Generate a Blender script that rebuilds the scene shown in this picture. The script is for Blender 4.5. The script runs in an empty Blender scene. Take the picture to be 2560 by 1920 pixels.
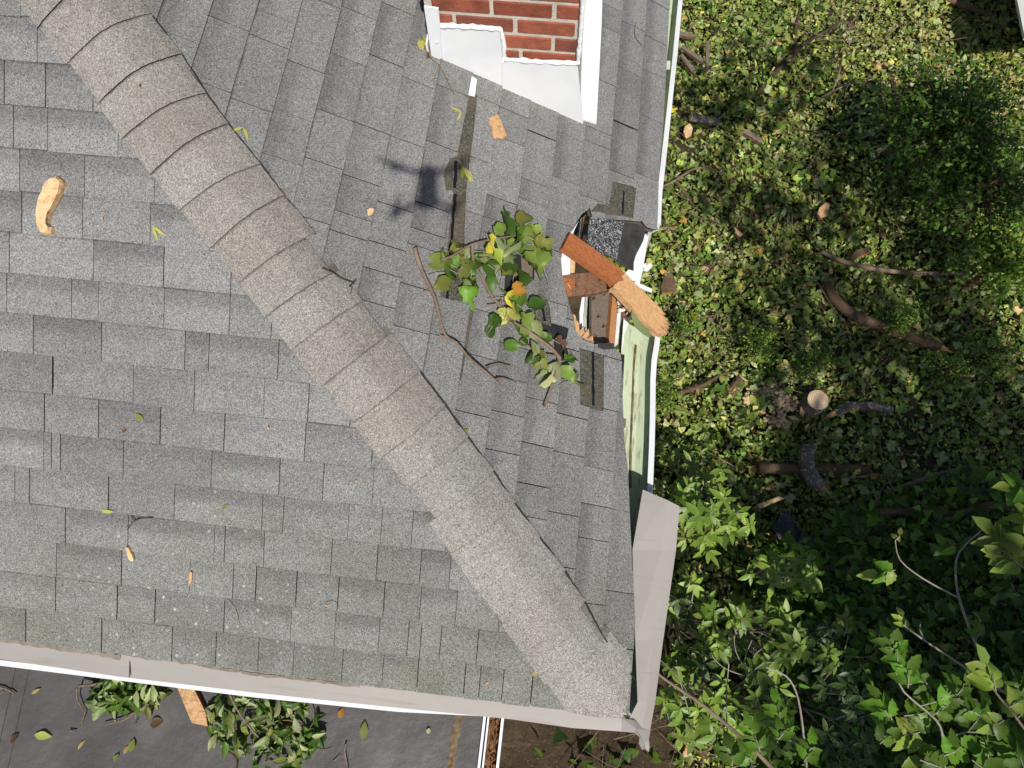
import bpy, bmesh, math, random
import numpy as np
from mathutils import Vector, Matrix, Euler
from mathutils.geometry import delaunay_2d_cdt
random.seed(7); rng = np.random.default_rng(7)
scene = bpy.context.scene
col = scene.collection
R_ = math.radians

# ------------------------------------------------------------------ camera
CAM = Vector((-.402, .306, 2.88)); FPX = 1750.0
ROT = Euler((R_(18.52), R_(1.32), R_(6.58)), 'XYZ').to_matrix()
cd = bpy.data.cameras.new('camera'); cam = bpy.data.objects.new('camera', cd); col.objects.link(cam)
cam.location = CAM; cam.rotation_euler = ROT.to_euler()
cd.sensor_width = 36.0; cd.lens = FPX/2560*36; cd.clip_start = .02; cd.clip_end = 500
scene.camera = cam

def ray(x, y):
    return (ROT @ Vector(((x-1280)/FPX, (960-y)/FPX, -1.0))).normalized()
def hit(x, y, n, c):
    d = ray(x, y); n = Vector(n); t = (c - n.dot(CAM))/n.dot(d); return CAM + d*t
def proj(p):
    c = ROT.transposed() @ (Vector(p)-CAM)
    if c.z > -1e-4: return None
    return (1280+FPX*c.x/-c.z, 960-FPX*c.y/-c.z)
PITCH = R_(28.0); CP, SP = math.cos(PITCH), math.sin(PITCH)
N1 = Vector((0, -SP, CP)); N2 = Vector((SP, 0, CP))
def on1(x, y, h=0.): return hit(x, y, N1, h)
def on2(x, y, h=0.): return hit(x, y, N2, h)
def onz(x, y, z): return hit(x, y, (0, 0, 1), z)
def W1(u, s, h=0.): return Vector((u, s*CP-h*SP, s*SP+h*CP))
def W2(u, s, h=0.): return Vector((-s*CP+h*SP, u, s*SP+h*CP))
def uv1(x, y): p = on1(x, y); return (p.x, p.y*CP+p.z*SP)
def uv2(x, y): p = on2(x, y); return (p.y, -p.x*CP+p.z*SP)

# ------------------------------------------------------------------ light
SUN = ray(1078, 450)                     # direction the sunlight travels
world = bpy.data.worlds.new('World'); scene.world = world; world.use_nodes = True
wn = world.node_tree.nodes; wl = world.node_tree.links
sky = wn.new('ShaderNodeTexSky'); sky.sky_type = 'NISHITA'; sky.sun_disc = False
sky.sun_elevation = math.asin(-SUN.z)
sky.sun_rotation = math.atan2(-SUN.x, -SUN.y)
wn['Background'].inputs['Strength'].default_value = .075
wl.new(sky.outputs[0], wn['Background'].inputs['Color'])
sd = bpy.data.lights.new('sun', 'SUN'); sd.energy = 4.5; sd.angle = R_(.75); sd.color = (1, .955, .885)
so = bpy.data.objects.new('sun', sd); col.objects.link(so)
so.rotation_euler = SUN.to_track_quat('-Z', 'Y').to_euler(); so.location = (3, -6, 12)
scene.view_settings.view_transform = 'Standard'; scene.view_settings.look = 'None'
scene.view_settings.exposure = 0.16; scene.view_settings.gamma = 1.0
scene.render.engine = 'CYCLES'
scene.cycles.max_bounces = 6

# ------------------------------------------------------------------ helpers
def tag(o, label=None, cat=None, group=None, kind=None):
    if label: o['label'] = label
    if cat: o['category'] = cat
    if group: o['group'] = group
    if kind: o['kind'] = kind
    return o
def link(name, data, parent=None):
    o = bpy.data.objects.new(name, data); col.objects.link(o)
    if parent is not None: o.parent = parent
    return o
def empty(name, loc=(0, 0, 0), parent=None):
    o = link(name, None, parent); o.location = loc; o.empty_display_size = .1; return o
def mesh(name, v, f, mats, mi=None, smooth=False):
    m = bpy.data.meshes.new(name); m.from_pydata([tuple(p) for p in v], [], f); 
    for k in (mats if isinstance(mats, (list, tuple)) else [mats]): m.materials.append(k)
    if mi: m.polygons.foreach_set('material_index', mi)
    if smooth: m.polygons.foreach_set('use_smooth', [True]*len(m.polygons))
    m.update(); return m
def rel(parent):
    """world offset of a thing's origin (all things here are unrotated empties)"""
    o = Vector((0, 0, 0))
    while parent is not None: o += parent.location; parent = parent.parent
    return o
def mk(name, v, f, mats, parent=None, mi=None, smooth=False):
    off = rel(parent)
    return link(name, mesh(name, [Vector(p)-off for p in v], f, mats, mi, smooth), parent)
def thing_mesh(name, v, f, mats, label, cat, group=None, mi=None, smooth=False, kind=None):
    c = sum((Vector(p) for p in v), Vector())/len(v); c.z = min(p[2] for p in v)
    o = link(name, mesh(name, [Vector(p)-c for p in v], f, mats, mi, smooth)); o.location = c
    return tag(o, label, cat, group, kind)
def inpoly(p, poly):
    x, y = p; r = False; j = len(poly)-1
    for i in range(len(poly)):
        a, b = poly[i], poly[j]
        if (a[1] > y) != (b[1] > y) and x < (b[0]-a[0])*(y-a[1])/(b[1]-a[1])+a[0]: r = not r
        j = i
    return r
def cdt(poly, cuts=(), keep=None):
    """triangles of poly minus cuts -> (verts2d, tris)"""
    v, e = [], []
    for pl in [poly]+list(cuts)+([keep] if keep else []):
        b = len(v); v += [Vector((p[0], p[1])) for p in pl]; e += [(b+i, b+(i+1) % len(pl)) for i in range(len(pl))]
    r = delaunay_2d_cdt(v, e, [], 0, 1e-5); vs, fs = r[0], r[2]
    out = []
    for t in fs:
        c = ((vs[t[0]].x+vs[t[1]].x+vs[t[2]].x)/3, (vs[t[0]].y+vs[t[1]].y+vs[t[2]].y)/3)
        if inpoly(c, poly) and not any(inpoly(c, q) for q in cuts) and (keep is None or inpoly(c, keep)):
            a, b2, c2 = (vs[i] for i in t)
            cr = (b2.x-a.x)*(c2.y-a.y)-(b2.y-a.y)*(c2.x-a.x)
            if abs(cr) < 1e-9: continue
            out.append(tuple(t) if cr > 0 else (t[0], t[2], t[1]))
    return [(p.x, p.y) for p in vs], out
def extrude2d(vs, tris, top, bot):
    """top(u,s), bot(u,s) -> 3D points; material 0 on top, 1 on sides and underside"""
    used = sorted({i for t in tris for i in t}); ix = {k: n for n, k in enumerate(used)}
    n = len(used); V = [top(*vs[k]) for k in used]+[bot(*vs[k]) for k in used]
    F, MI = [], []
    edges = {}
    for t in tris:
        a, b, c = (ix[k] for k in t); F.append((a, b, c)); MI.append(0); F.append((c+n, b+n, a+n)); MI.append(1)
        for p, q in ((a, b), (b, c), (c, a)): edges[(p, q)] = edges.get((p, q), 0)+1
    for (p, q) in edges:
        if (q, p) not in edges: F.append((q, p, p+n, q+n)); MI.append(1)
    return V, F, MI
def orient(V, F, MI, nrm):
    a, b, c = (Vector(V[i]) for i in F[0][:3])
    if (b-a).cross(c-a).dot(Vector(nrm)) < 0: F = [tuple(reversed(f)) for f in F]
    return V, F, MI
def plate(pts, thick, nrm):
    """flat polygon (3D points in order) with thickness along -nrm"""
    nrm = Vector(nrm).normalized(); n = len(pts)
    ax = Vector((1, 0, 0)) if abs(nrm.x) < .9 else Vector((0, 1, 0)); bx = nrm.cross(ax).normalized(); ax = bx.cross(nrm)
    o = Vector(pts[0]); p2 = [((Vector(p)-o).dot(ax), (Vector(p)-o).dot(bx)) for p in pts]
    hs = [(Vector(p)-o).dot(nrm) for p in pts]
    vs, tr = cdt(p2)
    def top(u, s):
        h = min(range(n), key=lambda i: (p2[i][0]-u)**2+(p2[i][1]-s)**2)
        return o+ax*u+bx*s+nrm*hs[h]
    return orient(*extrude2d(vs, tr, top, lambda u, s: top(u, s)-nrm*thick), nrm)
def box(a, b):
    x0, y0, z0 = a; x1, y1, z1 = b
    return ([(x0, y0, z0), (x1, y0, z0), (x1, y1, z0), (x0, y1, z0), (x0, y0, z1), (x1, y0, z1), (x1, y1, z1), (x0, y1, z1)],
            [(0, 3, 2, 1), (4, 5, 6, 7), (0, 1, 5, 4), (1, 2, 6, 5), (2, 3, 7, 6), (3, 0, 4, 7)])
def tube(pts, rad, n=8, jit=0., cap=True, sub=1):
    pts = [Vector(p) for p in pts]
    if not isinstance(rad, (list, tuple)): rad = [rad]*len(pts)
    if sub > 1:
        P, Q = [], []
        for i in range(len(pts)-1):
            p0, p1, p2, p3 = pts[max(i-1, 0)], pts[i], pts[i+1], pts[min(i+2, len(pts)-1)]
            for k in range(sub):
                t = k/sub
                P.append(.5*((2*p1)+(p2-p0)*t+(2*p0-5*p1+4*p2-p3)*t*t+(3*p1-p0-3*p2+p3)*t**3)); Q.append(rad[i]*(1-t)+rad[i+1]*t)
        P.append(pts[-1]); Q.append(rad[-1]); pts, rad = P, Q
    V, F = [], []
    for i, p in enumerate(pts):
        d = (pts[min(i+1, len(pts)-1)]-pts[max(i-1, 0)]).normalized()
        a = Vector((0, 0, 1)) if abs(d.z) < .9 else Vector((1, 0, 0))
        u = d.cross(a).normalized(); w = u.cross(d)
        for k in range(n):
            an = 2*math.pi*k/n; r = rad[i]*(1+random.uniform(-jit, jit)); V.append(p+(u*math.cos(an)+w*math.sin(an))*r)
    for i in range(len(pts)-1):
        for k in range(n):
            a, b = i*n+k, i*n+(k+1) % n; F.append((a, b, b+n, a+n))
    if cap: F.append(tuple(range(n))); F.append(tuple(reversed(range(len(V)-n, len(V)))))
    return V, F
def join(*parts):
    V, F = [], []
    for v, f in parts:
        b = len(V); V += [Vector(p) for p in v]; F += [tuple(i+b for i in q) for q in f]
    return V, F

# ------------------------------------------------------------------ materials
class NT:
    def __init__(s, name):
        s.m = bpy.data.materials.new(name); s.m.use_nodes = True; s.t = s.m.node_tree
        s.b = s.t.nodes['Principled BSDF']; s.out = s.t.nodes['Material Output']
    def n(s, kind, **kw):
        o = s.t.nodes.new('ShaderNode'+kind)
        for k, v in kw.items(): setattr(o, k, v)
        return o
    def l(s, a, b): s.t.links.new(a, b)
    def val(s, sock, v):
        if isinstance(v, (int, float)): sock.default_value = v
        elif isinstance(v, (tuple, list)): sock.default_value = (*v, 1) if len(v) == 3 and sock.type == 'RGBA' else v
        else: s.l(v, sock)
    def pos(s, sc=(1, 1, 1)):
        g = s.n('NewGeometry'); mp = s.n('Mapping'); mp.inputs['Scale'].default_value = sc; s.l(g.outputs['Position'], mp.inputs[0]); return mp.outputs[0]
    def obj(s, sc=(1, 1, 1)):
        g = s.n('TexCoord'); mp = s.n('Mapping'); mp.inputs['Scale'].default_value = sc; s.l(g.outputs['Object'], mp.inputs[0]); return mp.outputs[0]
    def noise(s, scale, det=3, vec=None, rough=.55, dist=0):
        t = s.n('TexNoise'); t.inputs['Scale'].default_value = scale; t.inputs['Detail'].default_value = det
        t.inputs['Roughness'].default_value = rough; t.inputs['Distortion'].default_value = dist; s.l(vec or s.pos(), t.inputs['Vector']); return t.outputs['Fac']
    def vor(s, scale, vec=None, out='Color', rnd=1):
        t = s.n('TexVoronoi'); t.inputs['Scale'].default_value = scale; t.inputs['Randomness'].default_value = rnd; s.l(vec or s.pos(), t.inputs['Vector']); return t.outputs[out]
    def bw(s, c): t = s.n('RGBToBW'); s.l(c, t.inputs[0]); return t.outputs[0]
    def ramp(s, f, stops, interp='LINEAR'):
        t = s.n('ValToRGB'); s.l(f, t.inputs[0]); e = t.color_ramp.elements; t.color_ramp.interpolation = interp
        while len(e) < len(stops): e.new(.5)
        for k, (p, c) in zip(e, stops): k.position = p; k.color = (*c, 1) if isinstance(c, (tuple, list)) else (c, c, c, 1)
        return t.outputs[0]
    def mix(s, f, a, b, mode='MIX'):
        t = s.n('Mix', data_type='RGBA', blend_type=mode); s.val(t.inputs[0], f); s.val(t.inputs[6], a); s.val(t.inputs[7], b); return t.outputs[2]
    def math(s, op, a, b=0.):
        t = s.n('Math', operation=op); s.val(t.inputs[0], a); s.val(t.inputs[1], b); return t.outputs[0]
    def attr(s, name, out='Color'):
        t = s.n('Attribute', attribute_name=name); return t.outputs[out]
    def rand(s): return s.n('ObjectInfo').outputs['Random']
    def sep(s):
        g = s.n('NewGeometry'); t = s.n('SeparateXYZ'); s.l(g.outputs['Position'], t.inputs[0]); return t.outputs
    def bump(s, h, dist=.002, st=1.):
        t = s.n('Bump'); t.inputs['Distance'].default_value = dist; t.inputs['Strength'].default_value = st; s.l(h, t.inputs['Height']); s.l(t.outputs[0], s.b.inputs['Normal'])
    def fin(s, c, rough=.8, spec=.3, metal=0.):
        s.val(s.b.inputs['Base Color'], c); s.val(s.b.inputs['Roughness'], rough); s.b.inputs['Specular IOR Level'].default_value = spec
        s.b.inputs['Metallic'].default_value = metal; return s.m

def mat_shingle(name, lo, hi, tint, cap=False):
    k = NT(name)
    g1 = k.bw(k.vor(330)); g2 = k.noise(210, 2, rough=.7)
    gr = k.math('ADD', k.math('MULTIPLY', g1, .55), k.math('MULTIPLY', g2, .75))
    base = k.ramp(k.rand(), [(0, lo), (.35, tuple(a*.5+b*.5 for a, b in zip(lo, hi))), (1, hi)])
    if cap: base = k.n('ObjectInfo').outputs['Color']
    blot = k.noise(5, 4); base = k.mix(k.ramp(blot, [(.35, 0.), (.7, .5)]), base, tint)
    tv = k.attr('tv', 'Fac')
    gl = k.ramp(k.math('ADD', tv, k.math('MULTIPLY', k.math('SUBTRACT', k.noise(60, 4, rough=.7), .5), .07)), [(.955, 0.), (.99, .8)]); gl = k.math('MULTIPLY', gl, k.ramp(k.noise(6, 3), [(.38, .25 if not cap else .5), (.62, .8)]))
    if not cap:
        edge = k.math('MULTIPLY', k.ramp(k.math('ADD', tv, k.math('MULTIPLY', k.noise(14, 3), .3)), [(.62, 0.), (.92, 1.)]), k.ramp(k.math('FRACT', k.math('MULTIPLY', k.rand(), 7.31)), [(.1, 0.1), (.9, .85)]))
        base = k.mix(edge, base, k.mix(.5, base, (.05, .05, .055)))
        x, y, z = k.sep()
        m1 = k.math('MULTIPLY', k.ramp(y, [(0., 1.), (.8, 0.)]), k.ramp(k.noise(3.2, 5), [(.40, .08), (.70, .68)]))
        base = k.mix(m1, base, (.115, .125, .075))
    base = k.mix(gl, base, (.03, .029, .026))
    base = k.mix(k.ramp(k.noise(1.7, 6, rough=.65), [(.45, 0.), (.72, .42)]), base, (.105, .102, .095))
    base = k.mix(k.ramp(k.noise(24, 4, rough=.7), [(.5, 0.), (.72, .30)]), base, (.10, .098, .095))
    spk = k.ramp(gr, [(.36, .42), (.52, .84), (.68, 1.10), (.92, 1.75)])
    c = k.mix(1., base, spk, 'MULTIPLY')
    dk = k.ramp(k.noise(95, 3, rough=.8), [(.62, 0.), (.74, .75)]); c = k.mix(dk, c, (.03, .03, .03))
    if cap:
        st = k.ramp(k.noise(2.1, 4), [(.5, 0.), (.75, .35)]); c = k.mix(st, c, (.17, .135, .105))
    else:
        lich = k.ramp(k.math('ADD', k.vor(26, out='Distance'), k.math('MULTIPLY', k.noise(120, 2), .12)), [(.17, 1.), (.25, 0.)])
        d = k.n('VectorMath', operation='DISTANCE'); g = k.n('NewGeometry'); k.l(g.outputs['Position'], d.inputs[0])
        d.inputs[1].default_value = tuple(on1(440, 1500)); msk = k.ramp(d.outputs['Value'], [(.10, .9), (.75, 0.)])
        pick = k.ramp(k.bw(k.vor(26)), [(.42, 0.), (.5, 1.)])
        c = k.mix(k.math('MULTIPLY', k.math('MULTIPLY', lich, msk), pick), c, (.45, .46, .38))
    k.bump(gr, .0025, .9)
    return k.fin(c, .95, .15)
M = {}
M['shingle'] = mat_shingle('shingle_granules', (.168, .166, .162), (.232, .229, .223), (.205, .201, .194))
M['cap'] = mat_shingle('hip_cap_granules', (.200, .172, .152), (.272, .258, .240), (.270, .262, .248), True)
def flat(name, c, rough=.8, spec=.3, metal=0., var=None, scale=6., bump=0., det=4):
    k = NT(name); cc = c
    if var: cc = k.mix(k.ramp(k.noise(scale, det), [(.38, 0.), (.66, 1.)]), c, var)
    if bump: k.bump(k.noise(scale*6, 4), bump)
    return k.fin(cc, rough, spec, metal)
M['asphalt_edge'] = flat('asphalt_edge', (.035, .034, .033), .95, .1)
M['felt'] = flat('black_felt', (.012, .013, .016), .8, .3, var=(.03, .03, .034), scale=20, bump=.002)
def worn():
    k = NT('worn_granules'); g = k.bw(k.vor(300)); c = k.ramp(g, [(.1, (.035, .033, .027)), (.6, (.10, .095, .075)), (1, (.22, .21, .17))])
    c = k.mix(k.ramp(k.noise(9, 4), [(.45, 0.), (.7, .6)]), c, (.15, .11, .075)); k.bump(g, .003); return k.fin(c, .95, .15)
M['worn'] = worn()
def newgran():
    k = NT('dark_flap_granules'); g = k.bw(k.vor(210)); c = k.ramp(g, [(.25, (.012, .012, .014)), (.5, (.06, .06, .062)), (.62, (.16, .165, .17)), (1, (.5, .5, .5))]); k.bump(g, .003); return k.fin(c, .9, .3)
M['flap'] = newgran()
M['flap_back'] = flat('flap_underside', (.025, .024, .023), .75, .35, var=(.05, .048, .045), scale=15, bump=.001)
M['tar'] = flat('tar_line', (.006, .006, .009), .35, .5)
M['white_metal'] = flat('white_metal', (.80, .81, .83), .42, .5, var=(.70, .71, .73), scale=3)
M['white_caulk'] = flat('white_caulk', (.82, .82, .81), .7, .3, bump=.004, scale=12)
M['white_dirty'] = flat('white_dirty', (.66, .67, .66), .6, .4, var=(.36, .35, .32), scale=5)
def guard():
    k = NT('tan_gutter_cover'); c = k.mix(k.ramp(k.noise(2.5, 4), [(.3, 0.), (.75, 1.)]), (.285, .260, .240), (.32, .295, .272))
    c = k.mix(k.ramp(k.noise(16, 5, vec=k.pos((.2, 3, 1))), [(.58, 0.), (.75, .45)]), c, (.20, .165, .125)); return k.fin(c, .55, .35)
M['guard'] = guard()
M['guard_dirt'] = flat('guard_dirt', (.20, .165, .125), .9, .2, var=(.30, .26, .22), scale=22)
def ggutter():
    k = NT('green_gutter'); c = k.mix(k.ramp(k.noise(3, 4), [(.3, 0.), (.7, 1.)]), (.42, .50, .33), (.50, .56, .41))
    st = k.ramp(k.noise(14, 6, vec=k.pos((3, .5, 1)), rough=.7), [(.52, 0.), (.68, .85)]); c = k.mix(st, c, (.16, .115, .06)); return k.fin(c, .6, .35)
M['green'] = ggutter()
M['rust'] = flat('rust_seam', (.10, .06, .03), .9, .2, var=(.22, .17, .10), scale=30)
def epdm():
    k = NT('rubber_membrane'); n = k.noise(2.6, 6, rough=.65); c = k.ramp(n, [(.3, (.058, .053, .052)), (.55, (.085, .079, .077)), (.78, (.135, .124, .117))])
    c = k.mix(k.ramp(k.noise(1.3, 5), [(.55, 0.), (.75, .5)]), c, (.115, .095, .075))
    c = k.mix(k.ramp(k.noise(160, 2), [(.66, 0.), (.74, .4)]), c, (.25, .24, .22)); k.bump(k.noise(5, 5), .02, .8); return k.fin(c, .55, .4)
M['epdm'] = epdm()
def wood(name, a, b, rough=.7, sc=(6, 60, 60), dark=None, rot=0.):
    k = NT(name); ov = k.obj(sc); ov.node.inputs['Rotation'].default_value = (0, 0, rot); ov.node.vector_type = 'TEXTURE' if rot else 'POINT'
    if rot: ov.node.inputs['Scale'].default_value = tuple(1/q for q in sc)
    w = k.noise(3.2, 5, vec=ov, rough=.65, dist=.8); c = k.ramp(w, [(.3, a), (.7, b)])
    if dark: c = k.mix(k.ramp(k.noise(42, 5, rough=.65), [(.47, 0.), (.66, .85)]), c, dark)
    k.bump(w, .002); return k.fin(c, rough, .3)
M['wood_fresh'] = wood('fresh_wood', (.46, .25, .11), (.66, .42, .22), dark=(.30, .17, .09))
M['wood_pale'] = wood('pale_wood', (.60, .37, .18), (.78, .57, .34), dark=(.46, .23, .09), sc=(40, 90, 90))
M['board_bare'] = wood('bare_board_wood', (.42, .21, .085), (.68, .42, .21), dark=(.48, .25, .11), rot=R_(-36), sc=(3, 42, 42))
M['board_stain'] = wood('stained_board_wood', (.23, .065, .020), (.42, .15, .052), rot=R_(-31), sc=(3, 42, 42))
M['wood_stain'] = wood('stained_wood', (.25, .075, .022), (.42, .155, .055))
M['wood_brown'] = wood('brown_wood', (.13, .065, .035), (.27, .15, .095), dark=(.10, .04, .02))
M['wood_grey'] = wood('grey_wood', (.10, .075, .055), (.22, .175, .14))
M['wood_orange'] = wood('orange_lath', (.30, .12, .045), (.50, .25, .11))
def bark(name, a, b, streak=None):
    k = NT(name); w = k.noise(9, 5, vec=k.obj((1, 1, 1)), rough=.7); c = k.ramp(w, [(.3, a), (.7, b)])
    if streak: c = k.mix(k.ramp(k.noise(22, 4, dist=1.5), [(.55, 0.), (.63, .9)]), c, streak)
    k.bump(k.noise(60, 4), .006); return k.fin(c, .9, .2)
M['bark_grey'] = bark('grey_bark', (.07, .058, .048), (.20, .175, .15), (.42, .40, .36))
M['bark_brown'] = bark('brown_bark', (.07, .042, .026), (.17, .11, .07))
M['twig'] = bark('twig_bark', (.12, .08, .055), (.26, .19, .14))
M['twig_pale'] = bark('pale_twig_bark', (.22, .19, .155), (.36, .32, .27))
M['twig_dark'] = bark('dark_twig_bark', (.035, .022, .014), (.09, .06, .04))
def rings():
    k = NT('cut_wood_rings'); t = k.n('TexWave', wave_type='RINGS', rings_direction='Z'); t.inputs['Scale'].default_value = 22; t.inputs['Distortion'].default_value = 2.5
    k.l(k.obj(), t.inputs[0]); c = k.ramp(t.outputs[1], [(.0, (.46, .29, .16)), (.35, (.66, .47, .30)), (1, (.74, .56, .38))]); return k.fin(c, .8, .2)
M['rings'] = rings()
def brickm():
    k = NT('red_brick'); r = k.ramp(k.rand(), [(0, (.26, .072, .044)), (.5, (.35, .108, .062)), (1, (.21, .070, .050))])
    c = k.mix(k.ramp(k.noise(16, 5), [(.42, 0.), (.75, .75)]), r, (.10, .035, .025)); c = k.mix(k.ramp(k.noise(70, 4), [(.62, 0.), (.72, .35)]), c, (.36, .17, .11))
    k.bump(k.noise(90, 4), .003); return k.fin(c, .9, .2)
M['brick'] = brickm()
M['mortar'] = flat('mortar', (.50, .46, .38), .95, .1, var=(.62, .57, .49), scale=30, bump=.004)
M['siding'] = flat('white_siding', (.62, .62, .60), .6, .3, var=(.5, .5, .47), scale=2)
def leafmat(name, trans=.28, rough=.42):
    k = NT(name); c = k.attr('Col'); g = k.n('NewGeometry')
    c = k.mix(k.ramp(k.noise(38, 3), [(.35, 0.), (.7, .28)]), c, k.mix(1., c, (.55, .6, .4), 'MULTIPLY'))
    pale = k.mix(.4, c, (.34, .38, .22)); c = k.mix(g.outputs['Backfacing'], c, pale)
    k.fin(c, rough, .28); tr = k.n('BsdfTranslucent'); k.l(k.mix(1., c, (1.0, 1.2, .5), 'MULTIPLY'), tr.inputs[0])
    mx = k.n('MixShader'); mx.inputs[0].default_value = trans; k.l(k.b.outputs[0], mx.inputs[1]); k.l(tr.outputs[0], mx.inputs[2]); k.l(mx.outputs[0], k.out.inputs[0])
    return k.m
M['leaf'] = leafmat('leaf', .34)
def aucuba():
    k = NT('speckled_glossy_leaf'); c = k.attr('Col'); sp = k.ramp(k.vor(170, out='Distance'), [(.22, 1.), (.34, 0.)])
    sp = k.math('MULTIPLY', sp, k.ramp(k.noise(22, 2), [(.42, 0.), (.6, .8)])); c = k.mix(sp, c, (.55, .56, .13))
    k.fin(c, .42, .35); tr = k.n('BsdfTranslucent'); k.l(k.mix(1., c, (1.1, 1.3, .4), 'MULTIPLY'), tr.inputs[0])
    mx = k.n('MixShader'); mx.inputs[0].default_value = .2; k.l(k.b.outputs[0], mx.inputs[1]); k.l(tr.outputs[0], mx.inputs[2]); k.l(mx.outputs[0], k.out.inputs[0]); return k.m
M['aucuba'] = aucuba()
def soil():
    k = NT('soil'); n = k.noise(4, 6, rough=.7); c = k.ramp(n, [(.3, (.026, .019, .012)), (.55, (.058, .042, .026)), (.8, (.12, .09, .055))])
    c = k.mix(k.ramp(k.noise(55, 3), [(.6, 0.), (.7, .6)]), c, (.17, .12, .07)); k.bump(k.noise(20, 5), .03); return k.fin(c, .95, .1)
M['soil'] = soil()
M['sawdust'] = flat('sawdust', (.66, .47, .31), .95, .1, var=(.46, .32, .20), scale=18, bump=.006)
M['needle'] = flat('dry_needles', (.26, .13, .055), .85, .2, var=(.12, .06, .03), scale=40)
M['black_plastic'] = flat('black_plastic', (.010, .010, .016), .35, .5, var=(.02, .02, .03), scale=5, bump=.01)
M['drone_grey'] = flat('drone_plastic', (.10, .10, .105), .5, .4)

# ------------------------------------------------------------------ leaves
PROF = {
 'tulip': [(0, .10), (.06, .62), (.20, .98), (.34, .94), (.46, .60), (.58, .56), (.74, .80), (.90, .66), (.97, .30)],
 'oval':  [(0, .05), (.10, .50), (.28, .92), (.48, 1.0), (.68, .78), (.86, .38), (1, .03)],
 'lance': [(0, .05), (.14, .45), (.34, .92), (.54, 1.0), (.76, .62), (.9, .28), (1, .02)],
 'lobed': [(0, .05), (.10, .42), (.24, .90), (.36, .78), (.48, 1.0), (.60, .70), (.74, .62), (.87, .30), (1, .02)],
 'ivy':   [(0, .15), (.08, .95), (.22, 1.0), (.36, .60), (.5, .66), (.62, .58), (.82, .26), (1, .03)],
}
def leaf_geo(kind, L=1., W=.8, fold=.25, curl=.25, wob=.05, rs=None):
    rs = rs or random; P = PROF[kind]; V, F = [], []
    side = rs.uniform(-.12, .12); cx = rs.uniform(.5, 1.3)
    for t, w in P:
        z0 = -curl*L*(t**1.6)*cx + curl*L*.35*t; y0 = side*L*t*t
        hw = w*W*.5
        V.append((t*L, y0+hw, z0+fold*hw*rs.uniform(.7, 1.3)+rs.uniform(-wob, wob)*W))
        V.append((t*L, y0, z0))
        V.append((t*L, y0-hw, z0+fold*hw*rs.uniform(.7, 1.3)+rs.uniform(-wob, wob)*W))
    for i in range(len(P)-1):
        a = 3*i; F.append((a, a+1, a+4, a+3)); F.append((a+1, a+2, a+5, a+4))
    return V, F
def colour_mesh(m, c):
    at = m.color_attributes.new('Col', 'FLOAT_COLOR', 'POINT'); at.data.foreach_set('color', [*c, 1]*len(m.vertices))
POOL = {}
PAL = {
 'dark': (.052, .105, .016), 'mid': (.095, .170, .024), 'olive': (.215, .235, .055), 'light': (.235, .315, .062), 'pale': (.44, .48, .23), 'grey': (.29, .33, .155),
 'yellow': (.66, .55, .06), 'palyel': (.58, .56, .16), 'tan': (.50, .35, .15), 'orange': (.55, .27, .05), 'brown': (.13, .07, .036), 'rust': (.33, .13, .055),
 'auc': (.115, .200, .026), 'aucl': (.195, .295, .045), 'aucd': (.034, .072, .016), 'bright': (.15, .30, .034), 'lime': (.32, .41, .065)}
def leaf_mesh(kind, pal, var=4, mat='leaf', W=.8, fold=.25, curl=.3, wob=.05):
    key = (kind, pal, mat, W, fold, curl)
    if key not in POOL:
        POOL[key] = []
        for i in range(var):
            v, f = leaf_geo(kind, 1., W*random.uniform(.85, 1.15), fold*random.uniform(.4, 1.5), curl*random.uniform(.2, 1.6), wob)
            m = mesh('leaf', v, f, M[mat], smooth=True); j = random.uniform(.8, 1.2); colour_mesh(m, tuple(min(1, q*j*random.uniform(.93, 1.07)) for q in PAL[pal])); POOL[key].append(m)
    return random.choice(POOL[key])
def add_leaf(parent, loc, size, yaw, pal='mid', kind='tulip', tilt=.3, pitch=0., mat='leaf', W=.8, fold=.25, curl=.3, base=None, name='leaf', wob=.05):
    o = link(name, leaf_mesh(kind, pal, 5, mat, W, fold, curl, wob), parent)
    q = Matrix.Rotation(yaw, 3, 'Z') @ Matrix.Rotation(pitch, 3, 'Y') @ Matrix.Rotation(random.uniform(-tilt, tilt), 3, 'X')
    if base is not None: q = base @ q
    o.location = Vector(loc)-rel(parent); o.rotation_euler = q.to_euler(); o.scale = (size,)*3
    return o
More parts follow.
